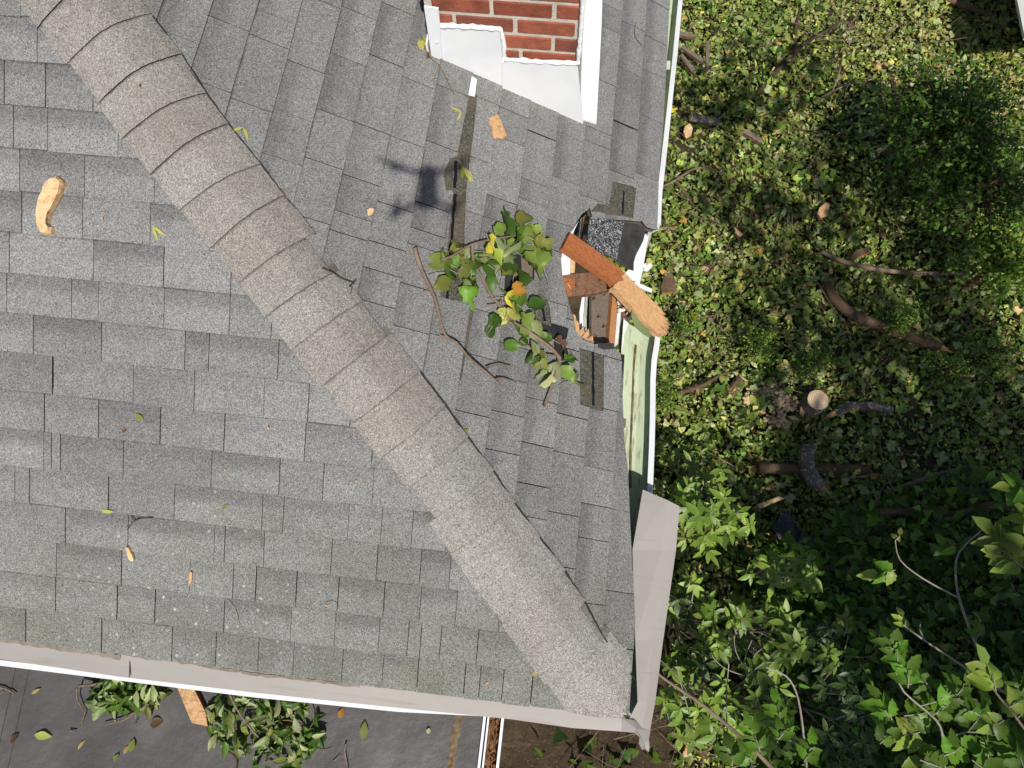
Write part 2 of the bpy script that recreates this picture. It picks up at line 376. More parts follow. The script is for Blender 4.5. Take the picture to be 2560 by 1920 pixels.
def batch(name, temps, pos, rot, scl, colr, mat):
    """many leaves in one mesh: temps list of (V,F); pos (N,3), rot (N,3,3), scl (N,), colr (N,3)"""
    N = len(pos); pick = rng.integers(0, len(temps), N); AV, AF, AC = [], [], []; base = 0
    for k, (v, f) in enumerate(temps):
        ix = np.where(pick == k)[0]
        if not len(ix): continue
        v = np.array(v, float); f = np.array(f, int)
        w = np.einsum('nij,vj->nvi', rot[ix], v)*scl[ix, None, None]+pos[ix, None, :]
        AV.append(w.reshape(-1, 3)); AF.append((f[None]+(np.arange(len(ix))*len(v))[:, None, None]+base).reshape(-1, 4))
        AC.append(np.repeat(colr[ix], len(v), 0)); base += len(ix)*len(v)
    V = np.concatenate(AV); F = np.concatenate(AF); C = np.concatenate(AC)
    m = bpy.data.meshes.new(name); m.vertices.add(len(V)); m.vertices.foreach_set('co', V.ravel().astype(np.float32))
    m.loops.add(F.size); m.loops.foreach_set('vertex_index', F.ravel().astype(np.int32)); m.polygons.add(len(F))
    m.polygons.foreach_set('loop_start', (np.arange(len(F))*4).astype(np.int32)); m.polygons.foreach_set('loop_total', np.full(len(F), 4, np.int32))
    m.polygons.foreach_set('use_smooth', np.ones(len(F), bool))
    m.materials.append(M[mat]); m.update(); m.validate()
    at = m.color_attributes.new('Col', 'FLOAT_COLOR', 'POINT'); at.data.foreach_set('color', np.concatenate([C, np.ones((len(C), 1))], 1).ravel().astype(np.float32))
    return m
def rots(N, tilt):
    yaw = rng.uniform(0, 2*np.pi, N); p = rng.normal(0, tilt, N); r = rng.normal(0, tilt, N)
    cy, sy, cp, sp, cr, sr = np.cos(yaw), np.sin(yaw), np.cos(p), np.sin(p), np.cos(r), np.sin(r); z = np.zeros(N); o = np.ones(N)
    Y = np.stack([np.stack([cy, -sy, z], 1), np.stack([sy, cy, z], 1), np.stack([z, z, o], 1)], 1)
    Pm = np.stack([np.stack([cp, z, sp], 1), np.stack([z, o, z], 1), np.stack([-sp, z, cp], 1)], 1)
    Rm = np.stack([np.stack([o, z, z], 1), np.stack([z, cr, -sr], 1), np.stack([z, sr, cr], 1)], 1)
    return Y @ Pm @ Rm
def desat(c, f=.06): return c*(1-f)+c.mean(1, keepdims=True)*f*np.array([1.06, 1.06, .88])
def palette(N, names, wts):
    c = np.array([PAL[n] for n in names]); w = np.array(wts, float); w /= w.sum()
    k = rng.choice(len(names), N, p=w); return np.clip(c[k]*rng.uniform(.7, 1.3, (N, 1))*rng.uniform(.93, 1.07, (N, 3)), 0, 1)

# ================================================================== GROUND
GZ = -3.0
def ground():
    xs = np.concatenate([np.linspace(-45, -1, 12), np.linspace(0, 5, 34), np.linspace(6, 50, 12)]); ys = np.concatenate([np.linspace(-45, -2, 12), np.linspace(-1.5, 8, 60), np.linspace(9, 50, 12)])
    V = []
    for y in ys:
        for x in xs: V.append((x, y, GZ-.03+.05*math.sin(1.7*x+.6)*math.cos(1.3*y)+.02*math.sin(5.1*x+3.3*y)))
    n = len(xs); F = [(j*n+i, j*n+i+1, (j+1)*n+i+1, (j+1)*n+i) for j in range(len(ys)-1) for i in range(n-1)]
    o = mk('ground', V, F, M['soil'], smooth=True); tag(o, 'dark soil ground of the yard beside the house', None, None, 'structure')
ground()

# ================================================================== HOUSE
E_ = .143                                     # shingle exposure
house = empty('house', (-2.5, 2.5, GZ))
tag(house, 'grey shingled hip roof house with red brick chimney and torn open eave', 'house')
# --- torn openings of the right slope, traced on the slope
P2px = lambda L: [uv2(*p) for p in L]
HOLE = P2px([(1472, 522), (1452, 538), (1440, 556), (1424, 584), (1408, 612), (1400, 650), (1403, 690), (1411, 730), (1424, 775), (1432, 800), (1437, 828), (1452, 850), (1481, 862), (1524, 858), (1533, 872), (1545, 884), (1660, 900), (1690, 700), (1690, 584), (1641, 580), (1614, 570), (1600, 556), (1540, 552), (1478, 548)])
CUTS = [P2px([(1257, 728), (1263, 642), (1300, 636), (1333, 640), (1332, 700), (1306, 722), (1275, 742)]),
        P2px([(1322, 798), (1350, 802), (1395, 815), (1419, 822), (1414, 848), (1386, 858), (1416, 874), (1421, 902), (1402, 906), (1383, 882), (1380, 850), (1350, 840)])]
STRIPS = [P2px([(1172, 236), (1191, 240), (1182, 330), (1172, 405), (1163, 480), (1159, 570), (1156, 757), (1098, 744), (1114, 642), (1132, 480), (1112, 478), (1106, 440), (1122, 400), (1140, 395), (1152, 330)]),
          P2px([(1446, 872), (1507, 890), (1505, 1030), (1447, 1013)]),
          P2px([(1531, 456), (1588, 472), (1580, 548), (1474, 530), (1490, 512), (1519, 517)]),
          P2px([(1326, 745), (1350, 734), (1370, 762), (1376, 818), (1326, 797)]),
          P2px([(1174, 775), (1182, 776), (1160, 900), (1152, 952), (1147, 950), (1158, 870)])]
EDGE2 = P2px([(1592, 1805), (1590, 1750), (1584, 1560), (1576, 1400), (1570, 1260), (1566, 1165), (1558, 1100), (1554, 985), (1556, 960), (1548, 890), (1545, 868)])
EDGE2 += [uv2(*p) for p in [(1600, 552), (1614, 572), (1640, 578), (1642, 478), (1646, 400), (1654, 320), (1666, 190), (1672, 100), (1680, 0), (1686, -100)]]
KEEP2 = EDGE2 + [(6.2, EDGE2[-1][1]-.01), (6.2, 5.2), (-.2, 5.2), (-.2, -.02)]
def bbox(p): xs = [q[0] for q in p]; ys = [q[1] for q in p]; return min(xs), min(ys), max(xs), max(ys)
def overlap(a, b): return a[0] < b[2] and b[0] < a[2] and a[1] < b[3] and b[1] < a[3]
LAP = .022
def shingle(parent, W, u0, u1, k, cuts, keep=None, hip=None, nrm=None, s_top=None):
    s0 = k*E_+random.uniform(-.0022, .0022); s1 = (k+1)*E_+LAP; du = random.uniform(-.002, .002); tz = random.uniform(0, .0012)
    poly = [(u0, s0), (u1, s0+du), (u1, s1), (u0, s1)]
    if hip:                                    # keep the side of the hip line where hip(u,s) >= 0
        out = []
        for i in range(4):
            a, b = poly[i], poly[(i+1) % 4]; fa, fb = hip(*a), hip(*b)
            if fa >= 0: out.append(a)
            if (fa >= 0) != (fb >= 0): t = fa/(fa-fb); out.append((a[0]+(b[0]-a[0])*t, a[1]+(b[1]-a[1])*t))
        poly = out
        if len(poly) < 3: return
    H = lambda s: .0115+tz-.0062*(s-s0)/(s1-s0)
    bb = bbox(poly); cs = [c for c in cuts if overlap(bb, bbox(c))]; kp = keep if (keep and k <= 2) else None
    vs, tr = cdt(poly, cs, kp)
    if not tr: return
    comps = []
    for t in tr:
        hitc = [c for c in comps if any(i in c[0] for i in t)]; st, ls = set(t), [t]
        for c in hitc: st |= c[0]; ls = c[1]+ls; comps.remove(c)
        comps.append((st, ls))
    for _, tr in comps:
        if len(comps) > 1 and sum(abs((vs[t[1]][0]-vs[t[0]][0])*(vs[t[2]][1]-vs[t[0]][1])-(vs[t[1]][1]-vs[t[0]][1])*(vs[t[2]][0]-vs[t[0]][0])) for t in tr) < .0006: continue
        V, F, MI = orient(*extrude2d(vs, tr, lambda u, s: W(u, s, H(s)), lambda u, s: W(u, s, H(s)-.0052)), nrm)
        o = mk('shingle', V, F, [M['shingle'], M['asphalt_edge']], parent, MI)
        used = sorted({i for t in tr for i in t}); tv = [(vs[i][1]-s0)/E_ for i in used]
        at = o.data.attributes.new('tv', 'FLOAT', 'POINT'); at.data.foreach_set('value', tv+tv)
def deck(name, W, poly, cuts, nrm, label=None):
    vs, tr = cdt(poly, cuts)
    V, F, MI = orient(*extrude2d(vs, tr, lambda u, s: W(u, s, 0.), lambda u, s: W(u, s, -.018)), nrm)
    o = mk(name, V, F, [M['felt'], M['wood_grey']], house, MI)
    if label: o['label'] = label
    return o
slope1 = deck('roof_slope', W1, [(-.02, .012), (-6, .012), (-6, 5.4), (-5.4*CP-.0, 5.4)], [], N1, 'grey shingled roof slope running down to the tan gutter cover')
slope2 = deck('roof_slope', W2, [(.02, .05), (.5, .09), (1.0, .115), (1.75, .13), (1.75, .012), (6, .012), (6, 5.4), (5.4*CP, 5.4)], [HOLE], N2, 'grey shingled roof slope with torn open hole beside the yard')
J1 = """16,210 40,330 124,335 300,360 216,440 390,451 60,530 211,550 380,570 29,640 238,660 413,670 22,735 250,760 414,770 577,790 88,835 258,855 466,880 525,890 135,925 337,940 490,950 699,895 663,991
564,1078 766,1098 931,1144 532,1167 701,1182 811,1199 935,1205 659,1260 712,1262 139,970 116,1025 250,1040 405,1056 114,1120 133,1125 156,1123 312,1140 78,1205 42,1205 275,1225 440,1245 168,1303 324,1320 539,1345 565,1350
145,1390 308,1410 478,1425 586,1425 143,1475 297,1495 391,1515 564,1530 69,1553 258,1580 434,1600 873,1304 956,1300 1032,1325 663,1365 831,1383 945,1394 1053,1411 1125,1440 744,1455 642,1480 848,1480 963,1480 1053,1498
730,1550 840,1553 950,1570 1054,1585 1021,1600 649,1625 960,1650 1143,1502 1103,1598 1195,1607 1259,1690 1199,1720 1162,1702 1045,1690 1328,1734"""
J2 = """459,101 560,58 685,43 815,12 670,107 757,168 555,229 633,269 864,150 734,292 838,292 905,315 685,394 815,414 902,454 981,20 958,153 1042,26 1031,113 1039,208 1123,226 1013,356 1100,367 1227,260 1210,408 1289,362 1370,350 1503,370
1515,211 1576,185 1576,321 1524,78 1622,182 1622,298 1561,58 1372,349 1514,338 1572,323 1308,448 1433,462 1569,445 1621,448 1285,514 1346,514 1210,543 886,596 973,619 1074,628 961,685 1042,720 952,765 1129,752 1028,827 1100,842 860,535 918,555
987,520 1088,523 1085,590 1267,1134 1339,1113 1408,1134 1476,1168 1541,1122 1214,1044 1478,1015 1411,1286 1345,1298 1478,1349 1538,1275 1339,1215 1475,1261 1547,1480 1498,1512"""
def joints(txt, uv):
    d = {}
    for t in txt.split():
        u, s = uv(*map(float, t.split(','))); d.setdefault(int(s//E_), []).append(u)
    return d
def courses(parent, W, J, umin_of, umax, kmax, cuts, keep, hip, nrm, sgn):
    for k in range(kmax):
        a, b = umin_of(k), umax; us = sorted(u for u in J.get(k, []) if a+.03 < u < b-.03)
        pts = [a]+us+[b]; full = [a]
        for p, q in zip(pts, pts[1:]):
            while q-full[-1] > .34: full.append(full[-1]+random.uniform(.13, .25))
            if q-full[-1] < .05 and q not in us and q != b: continue
            full.append(q)
        for p, q in zip(full, full[1:]):
            if q-p < .01: continue
            g = random.choice((.0008, .0014, .0020))
            shingle(parent, W, p+g, q-g, k, cuts, keep, hip, nrm)
# only what the photograph shows plus a margin of about half a metre
courses(slope1, W1, joints(J1, uv1), lambda k: -3.42, .03, 19, [], None, lambda u, s: -u-s*CP-.004, N1, 1)
courses(slope2, W2, joints(J2, uv2), lambda k: max(0., k*E_*CP-.1), 3.62, 17, [HOLE]+CUTS+STRIPS, KEEP2, lambda u, s: u-s*CP-.004, N2, 1)
# plain roofing beyond the photographed part of the two slopes
def rest(parent, W, poly, nrm):
    vs, tr = cdt(poly); V, F, MI = orient(*extrude2d(vs, tr, lambda u, s: W(u, s, .010), lambda u, s: W(u, s, .003)), nrm)
    o = mk('outer_roofing', V, F, [M['shingle'], M['asphalt_edge']], parent, MI); o['kind'] = 'stuff'
rest(slope1, W1, [(-6, .0), (-3.425, .0), (-3.425, 19*E_), (-19*E_*CP, 19*E_), (-5.4*CP, 5.4), (-6, 5.4)], N1)
rest(slope2, W2, [(3.625, .0), (6, 0), (6, 5.4), (5.4*CP, 5.4), (17*E_*CP, 17*E_), (3.625, 17*E_)], N2)
for i, st in enumerate(STRIPS):
    vs, tr = cdt(st); V, F, MI = orient(*extrude2d(vs, tr, lambda u, s: W2(u, s, .0058), lambda u, s: W2(u, s, .0005)), N2)
    o = mk('worn_strip', V, F, [M['worn'], M['asphalt_edge']], slope2, MI); o['label'] = 'dark brown worn strip where the shingle tab above is gone'
def ribbon(px, wpx, on, h, mat, parent, name, jit=.25, thick=.002):
    P = [Vector(on(x, y, h)) for x, y in px]; L, Rr = [], []; sub = []
    for a, b in zip(P, P[1:]):
        n = max(2, int((b-a).length/.02)); sub += [a.lerp(b, i/n) for i in range(n)]
    sub.append(P[-1]); nrm = N2 if on is on2 else (N1 if on is on1 else Vector((0, 0, 1)))
    w = wpx*.5
    for i, p in enumerate(sub):
        d = (sub[min(i+1, len(sub)-1)]-sub[max(i-1, 0)]).normalized(); s = nrm.cross(d)
        L.append(p+s*w*random.uniform(1-jit, 1+jit)); Rr.append(p-s*w*random.uniform(1-jit, 1+jit))
    n = len(sub); V = L+Rr+[q-nrm*thick for q in L+Rr]; F = []
    for i in range(n-1):
        F += [(i+n, i+n+1, i+1, i), (2*n+i, 2*n+i+1, 3*n+i+1, 3*n+i), (i, i+1, 2*n+i+1, 2*n+i), (n+i+1, n+i, 3*n+i, 3*n+i+1)]
    return mk(name, V, F, mat, parent)
for px, w in (([(1141, 402), (1137, 470)], .014), ([(1139, 485), (1128, 610), (1122, 640)], .012), ([(1120, 690), (1118, 748)], .011), ([(1352, 746), (1356, 770), (1363, 803)], .011), ([(1482, 872), (1484, 1013)], .011), ([(1560, 478), (1557, 535)], .009)):
    o = ribbon(px, w, on2, .0078, M['tar'], slope2, 'tar_line', .4); o['label'] = 'black tar line on the worn strip'
wv = plate([on2(*p, .012) for p in [(1180, 190), (1192, 198), (1187, 241), (1171, 237)]], .003, N2)
o = mk('white_metal_strip', wv[0], wv[1], M['white_metal'], slope2); o['label'] = 'short white metal strip showing below the chimney flashing'

# --- hip caps
HU = Vector((-1, 1, math.tan(PITCH))).normalized()          # up the hip
V1 = (Vector((-1, 0, 0))-HU*Vector((-1, 0, 0)).dot(HU)).normalized(); V1 = (V1-N1*V1.dot(N1)).normalized()
V2 = Vector((0, 1, 0)); V2 = (V2-N2*V2.dot(N2)); V2 = (V2-HU*V2.dot(HU)).normalized()
V1 = Vector((-1, 0, 0)); V1 = (V1-HU*V1.dot(HU)).normalized()
hip_ridge = mk('hip_ridge', *tube([Vector((-.03, .03, -.002)), HU*4.5+Vector((0, 0, -.012))], .008, 6), M['felt'], house)
CE = [((1590, 1805), (1592, 1740)), ((1363, 1705), (1505, 1595)), ((1305, 1625), (1457, 1500)), ((1257, 1552), (1408, 1424)), ((1198, 1476), (1346, 1340)), ((1129, 1378), (1285, 1255)), ((1090, 1290), (1230, 1177)), ((1022, 1217), (1166, 1093)), ((951, 1144), (1110, 1017)), ((885, 1055), (1047, 930)),
      ((804, 966), (963, 842)), ((733, 873), (903, 755)), ((667, 792), (828, 687)), ((603, 706), (786, 588)), ((531, 622), (708, 493)), ((453, 527), (650, 415)), ((383, 437), (570, 315)), ((311, 349), (515, 239)), ((256, 259), (454, 142)), ((175, 163), (378, 41)), ((100, 75), (290, -60)), ((20, -30), (215, -160)), ((-60, -130), (130, -260))]
prm = [(on1(*a).dot(HU), on2(*b).dot(HU)) for a, b in CE]
wd = [(on1(*a).dot(V1), on2(*b).dot(V2)) for a, b in CE]
def hip_cap(i):
    a0, b0 = prm[i]; a1, b1 = prm[i+1] if i+1 < len(prm) else (a0+.15, b0+.15)
    wl = min(max(wd[i][0], .10), .185) if i else .165; wr = min(max(wd[i][1], .10), .185) if i else .15
    lift = .004*random.random(); curl = .003 if i > 14 else .008; TV = []
    xs = [-1, -.8, -.6, -.4, -.25, -.12, 0, .12, .25, .4, .6, .8, 1]; V = []; n = len(xs); rows = 7
    for r in range(rows):
        t = r/(rows-1)
        for c in xs:
            pl = a0*(1-c)/2+b0*(1+c)/2; pu = a1*(1-c)/2+b1*(1+c)/2+.03; s = pl+(pu-pl)*t
            d = abs(c)*(wl if c < 0 else wr); v = V1 if c < 0 else V2; nn = N1 if c < 0 else N2
            if i == 0:
                pl = max((.002-v.y*d)/HU.y if c <= 0 else -9, (.014+v.x*d)/-HU.x if c >= 0 else -9)+.012*(1-min(1, abs(c)*4)); s = pl+(pu-pl)*t
            h = .0205+lift-.0075*t
            rd = .045; drop = 0.
            if d < rd: drop = (rd-d)**2/(2*rd)*.35
            nm = nn if abs(c) > .3 else (N1+N2).normalized()
            p = HU*s+v*d+nm*h*(1. if abs(c) < .9 else .75)-Vector((0, 0, drop))
            p += (N1+N2).normalized()*curl*(1-t)*(1-abs(c)*.8)
            V.append(p); TV.append((s-pl)/max(.02, pu-.03-pl))
    m = len(V); V = V+[p-(N1+N2).normalized()*.0045 for p in V]; F, MI = [], []
    for r in range(rows-1):
        for c in range(n-1):
            q = r*n+c; F.append((q, q+1, q+n+1, q+n)); MI.append(0); F.append((m+q+n, m+q+n+1, m+q+1, m+q)); MI.append(1)
    for c in range(n-1): F.append((c+1, c, m+c, m+c+1)); MI.append(1)
    for r in range(rows-1):
        for c, fl in ((0, 0), (n-1, 1)):
            q = r*n+c; f = (q, q+n, m+q+n, m+q); F.append(f if not fl else tuple(reversed(f))); MI.append(1)
    V, F, MI = orient(V, F, MI, (0, 0, 1)); o = mk('hip_cap', V, F, [M['cap'], M['asphalt_edge']], hip_ridge, MI, smooth=False)
    at = o.data.attributes.new('tv', 'FLOAT', 'POINT'); at.data.foreach_set('value', TV+TV)
    br = (.25, .15, .35, .2, .1, .3, .2, .35, .75, .55, .85, .35, .5, .9, .75, .35, .5, .3, .55, .85, 1., .9, .6, .5)[i % 24]; j = random.uniform(.94, 1.05)
    o.color = tuple(j*(p*(1-br)+q*br) for p, q in zip((.288, .272, .254), (.240, .212, .188)))+(1,)
for i in range(len(CE)-1): hip_cap(i)
ribbon([(1050, 928), (1114, 1012), (1168, 1090), (1232, 1175), (1290, 1262), (1350, 1342), (1412, 1426), (1460, 1500), (1508, 1590), (1545, 1640), (1588, 1700)], .006, on2, .0165, M['asphalt_edge'], hip_ridge, 'cap_gap_shade', .55)['label'] = 'dark strip painted as gap shade along the right edge of the lower hip caps'  # dark ribbons laid in for the shade of the gap beside the caps
ribbon([(381, 39), (458, 140), (519, 236), (574, 312), (654, 412), (712, 490), (790, 585)], .0035, on2, .0165, M['asphalt_edge'], hip_ridge, 'cap_gap_shade', .6)['label'] = 'thin dark strip painted as gap shade along the right edge of the upper hip caps'

# --- walls, fascia, rafters
def part(name, vf, mat, parent=house, label=None, mi=None, smooth=False):
    o = mk(name, vf[0], vf[1], mat, parent, mi, smooth)
    if label: o['label'] = label
    return o
part('wall', box((-.47, .45, GZ-.1), (-.45, 7, -.16)), M['siding'], label='white sided wall facing the yard')
part('wall', box((-6, .43, GZ-.1), (-.45, .45, -.16)), M['siding'], label='white sided wall above the flat roof')
part('fascia', box((-6, .012, -.16), (-.03, .03, -.02)), M['white_dirty'], label='white fascia board along the gutter cover')
for a, b, fx in ((.03, 1.40, -.115), (2.08, 7.0, 0.)): part('fascia', box((-.03+fx, a, -.16), (-.012+fx, b, -.02+fx*.0-(.03 if fx else 0))), M['white_dirty'], label='white fascia board beside the yard')
part('soffit', box((-6, .03, -.18), (-.03, .43, -.165)), M['white_dirty'])
for a, b in ((.43, 1.36), (2.12, 7.0)): part('soffit', box((-.45, a, -.18), (-.03, b, -.165)), M['white_dirty'])
for k in range(9):
    y = .5+.61*k
    if 1.3 < y < 2.15: continue
    sm = max(.3, min(3.0, (y-.12)/CP)); v = [W2(y, s, h) for s, h in ((.08, -.02), (.08, -.13), (sm, -.13), (sm, -.02))]; w = [p+Vector((0, .038, 0)) for p in v]
    part('rafter', (v+w, [(0, 1, 2, 3), (7, 6, 5, 4), (0, 4, 5, 1), (1, 5, 6, 2), (2, 6, 7, 3), (3, 7, 4, 0)]), M['wood_grey'])
def p2plate(name, px, h, th, mat, label=None, parent=house, hs=None):
    pts = [on2(x, y, (hs[i] if hs else h)) for i, (x, y) in enumerate(px)]
    V, F, MI = plate(pts, th, N2); o = mk(name, V, F, mat if isinstance(mat, list) else [mat, mat], parent, MI)
    if label: o['label'] = label
    return o
p2plate('soffit_panel', [(1447, 552), (1436, 575), (1428, 598), (1427, 640), (1424, 700), (1400, 706), (1396, 660), (1398, 630), (1410, 604), (1432, 575)], -.03, .004, M['white_metal'], 'bent white soffit panel at the left of the hole')
p2plate('wood_strip', [(1430, 620), (1440, 628), (1436, 690), (1424, 694)], -.045, .015, M['wood_pale'])
p2plate('rafter_tail', [(1405, 690), (1440, 684), (1476, 681), (1500, 690), (1535, 712), (1532, 724), (1490, 733), (1420, 742)], -.02, .038, [M['wood_brown'], M['wood_brown']], 'broken brown rafter tail crossing the hole')
p2plate('rafter_tail_end', [(1406, 692), (1428, 696), (1438, 705), (1436, 718), (1422, 722), (1432, 738), (1420, 741)], -.018, .006, M['wood_stain'])
p2plate('sheathing_board', [(1479, 734), (1528, 728), (1519, 866), (1478, 866)], -.085, .02, M['wood_grey'], 'weathered grey sheathing board in the hole')
p2plate('lath', [(1533, 722), (1546, 722), (1535, 870), (1521, 862)], -.055, .03, M['wood_orange'], 'narrow orange wood lath in the hole')
for dx, wdt, mt in ((0, 7, 'white_metal'), (10, 5, 'white_dirty'), (17, 4, 'bark_grey'), (22, 5, 'white_dirty')):
    p2plate('siding_strip', [(1456+dx, 736), (1456+dx+wdt, 736), (1451+dx+wdt, 790), (1452+dx+wdt, 832), (1462+dx*.6+wdt, 856), (1455+dx*.6, 848), (1450+dx, 825), (1449+dx, 780)], -.12-.006*dx/5, .004, M[mt], 'torn white siding strip')
p2plate('splintered_wood', [(1433, 784), (1439, 790), (1441, 800), (1447, 806), (1449, 828), (1458, 815), (1462, 832), (1472, 822), (1474, 842), (1482, 838), (1484, 862), (1478, 866), (1456, 852), (1440, 830), (1437, 812)], -.006, .02, [M['wood_fresh'], M['wood_orange']], 'splintered orange sheathing edge at the bottom of the hole')
p2plate('metal_strip', [(1547, 735), (1556, 740), (1545, 860), (1536, 868)], -.06, .006, M['white_dirty'])
p2plate('metal_strip', [(1545, 748), (1570, 745), (1572, 752), (1546, 756)], -.04, .01, M['white_metal'])
p2plate('metal_strip', [(1546, 772), (1600, 758), (1600, 766), (1547, 782)], -.04, .01, M['white_dirty'])
p2plate('rotten_wood', [(1548, 766), (1562, 757), (1584, 760), (1604, 772), (1590, 786), (1566, 792), (1550, 778)], -.06, .03, M['wood_brown'], 'rotten brown wood at the broken gutter end')
p2plate('wood_block', [(1463, 538), (1474, 534), (1474, 555), (1462, 552)], -.05, .03, M['wood_pale'])
p2plate('exposed_plank', [(1303, 640), (1331, 641), (1331, 700), (1306, 722)], .004, .003, M['wood_grey'], 'weathered grey plank showing through the torn shingles')
for a in ((1452, 545, 1446, 600), (1458, 545, 1453, 605)):
    p2plate('wire_strip', [(a[0], a[1]), (a[0]+3, a[1]), (a[2]+3, a[3]), (a[2], a[3])], -.06, .006, M['bark_grey'])
p2plate('torn_felt', [(1496, 858), (1534, 858), (1538, 872), (1510, 874), (1496, 868)], .012, .004, M['flap_back'], 'torn black felt edge below the hole')
for k_ in range(26):
    x_, y_ = random.choice(((1445, 815), (1470, 848), (1540, 760), (1575, 770), (1530, 730), (1440, 700), (1500, 720)))
    x_ += random.uniform(-18, 18); y_ += random.uniform(-14, 14); a_ = random.uniform(0, 3.14); l_ = random.uniform(6, 22); dx, dy = math.cos(a_)*l_*.5, math.sin(a_)*l_*.5; w_ = random.uniform(.6, 1.8)
    p2plate('splinter', [(x_-dx, y_-dy), (x_-dy*w_/l_*2, y_+dx*w_/l_*2), (x_+dx, y_+dy), (x_+dy*w_/l_*2, y_-dx*w_/l_*2)], random.uniform(-.012, .012), .004, M[random.choice(('wood_orange', 'wood_pale', 'wood_brown', 'wood_grey'))])
for x_, y_ in ((1488, 745), (1500, 790), (1492, 840), (1513, 815), (1440, 712), (1500, 700)):
    c_ = on2(x_, y_, -.06 if x_ > 1480 and y_ > 735 else -.015); mk('nail', *tube([c_-N2*.02, c_+N2*.004], .0025, 6), M['asphalt_edge'], house)
# folded dark flap
def flap():
    nx, ny = 9, 7; V = []
    tl, tr, br, bl = (1474, 541), (1612, 564), (1586, 674), (1466, 618)
    for j in range(ny):
        for i in range(nx):
            a, b = i/(nx-1), j/(ny-1)
            x = (tl[0]*(1-a)+tr[0]*a)*(1-b)+(bl[0]*(1-a)+br[0]*a)*b; y = (tl[1]*(1-a)+tr[1]*a)*(1-b)+(bl[1]*(1-a)+br[1]*a)*b
            if i == nx-1: x += 6*math.sin(b*6)
            if j == ny-1: y += 5*math.sin(a*9)
            h = .022+.020*b*(1-a)-.05*max(0, a-.6)**1.3*2*(.3+b)
            V.append(on2(x, y, h))
    m = len(V); V += [p-N2*.005 for p in V]; F, MI = [], []
    for j in range(ny-1):
        for i in range(nx-1):
            q = j*nx+i; F += [(q, q+nx, q+nx+1, q+1), (m+q+1, m+q+nx+1, m+q+nx, m+q)]; MI += [0 if i < 5 else 1, 1]
    for i in range(nx-1): q = (ny-1)*nx+i; F += [(q, m+q, m+q+1, q+1), (i+1, m+i+1, m+i, i)]; MI += [1, 1]
    for j in range(ny-1): q = j*nx; F += [(q+nx, q, m+q, m+q+nx)]; MI += [1]; q += nx-1; F += [(q, q+nx, m+q+nx, m+q)]; MI += [1]
    o = mk('shingle_flap', V, F, [M['flap'], M['flap_back']], slope2, MI); o['label'] = 'folded dark shingle flap speckled white above the hole'
flap()

# --- chimney
CY = 2.482; CX0, CX1 = -1.048, -.432
chimney = mk('chimney', *box((CX0+.006, CY+.006, -.3), (CX1-.006, CY+.61, 1.56)), M['mortar'], house); chimney['label'] = 'red brick chimney with white flashing'
BL, BH, BD, JT = .224, .063, .10, .0165
def brick_mesh():
    bm = bmesh.new(); bmesh.ops.create_cube(bm, size=1.); bmesh.ops.scale(bm, vec=(BL, BD, BH), verts=bm.verts)
    bmesh.ops.bevel(bm, geom=bm.edges, offset=.004, segments=1, affect='EDGES')
    m = bpy.data.meshes.new('brick'); bm.to_mesh(m); bm.free(); m.materials.append(M['brick']); return m
bmesh_ = brick_mesh()
def brick(x0, x1, z, yface, axis='x'):
    o = link('brick', bmesh_, chimney); L = x1-x0; o.scale = (L/BL, 1, 1)
    if axis == 'x': p = Vector(((x0+x1)/2, yface+BD/2*(1 if yface < CY+.3 else -1), z+BH/2))
    else: p = Vector((yface-BD/2*(1 if yface > -.7 else -1), (x0+x1)/2, z+BH/2)); o.rotation_euler = (0, 0, math.pi/2)
    p += Vector((random.uniform(-.001, .001), random.uniform(-.0015, .0015) if axis == 'x' else 0, random.uniform(-.001, .001)))
    o.location = p-rel(chimney)
def row(a, b, z, face, axis, off):
    x = a-off
    while x < b-.01:
        l, r = max(x, a), min(x+BL, b)
        if r-l > .03: brick(l, r, z, face, axis)
        x += BL+JT
zc = .538-3*(BH+JT)
for r in range(18):
    z = zc+r*(BH+JT)
    if z > 1.5: break
    ph = (.075, .185, .075+.04, .16)[r % 4]
    row(CX0, CX1, z, CY, 'x', (.095, .205)[(r+1) % 2]+(.02 if r % 4 == 1 else 0))
    row(CY+.112, CY+.50, z, CX1, 'y', (0, .11)[r % 2]); row(CY+.112, CY+.50, z, CX0, 'y', (0, .11)[r % 2])
def chim(px, dy): return [hit(x, y, (0, 1, 0), CY-dy) for x, y in px]
def cplate(name, px, dy, th, mat, label=None):
    V, F, MI = plate(chim(px, dy), th, (0, -1, 0)); o = mk(name, V, F, mat, chimney)
    if label: o['label'] = label
cplate('flashing', [(1097, 66), (1252, 70), (1262, 145), (1258, 158), (1258, 226), (1180, 200), (1078, 160)], .010, .008, M['white_metal'], 'white flashing panel on the upper left of the chimney foot')
cplate('flashing', [(1255, 155), (1444, 160), (1458, 312), (1256, 236)], .016, .008, M['white_metal'], 'white flashing panel on the lower right of the chimney foot')
cplate('flashing', [(1060, 17), (1096, 22), (1100, 64), (1105, 146), (1080, 150)], .020, .008, M['white_metal'], 'narrow white corner flashing with a rivet')
def caulk(px, dy):
    P = [p for p in chim(px, dy)]; Q = []
    for a, b in zip(P, P[1:]):
        n = max(2, int((b-a).length/.018)); Q += [a.lerp(b, i/n)+Vector((0, 0, random.uniform(-.003, .003))) for i in range(n)]
    Q.append(P[-1]); o = mk('caulk_bead', *tube(Q, [random.uniform(.007, .013) for _ in Q], 7), M['white_caulk'], chimney, smooth=True)
caulk([(1096, 64), (1170, 66), (1252, 72), (1260, 110), (1260, 148)], .008); caulk([(1262, 148), (1340, 154), (1445, 159)], .012); caulk([(1445, 158), (1452, 80), (1458, 0), (1463, -60)], .006)
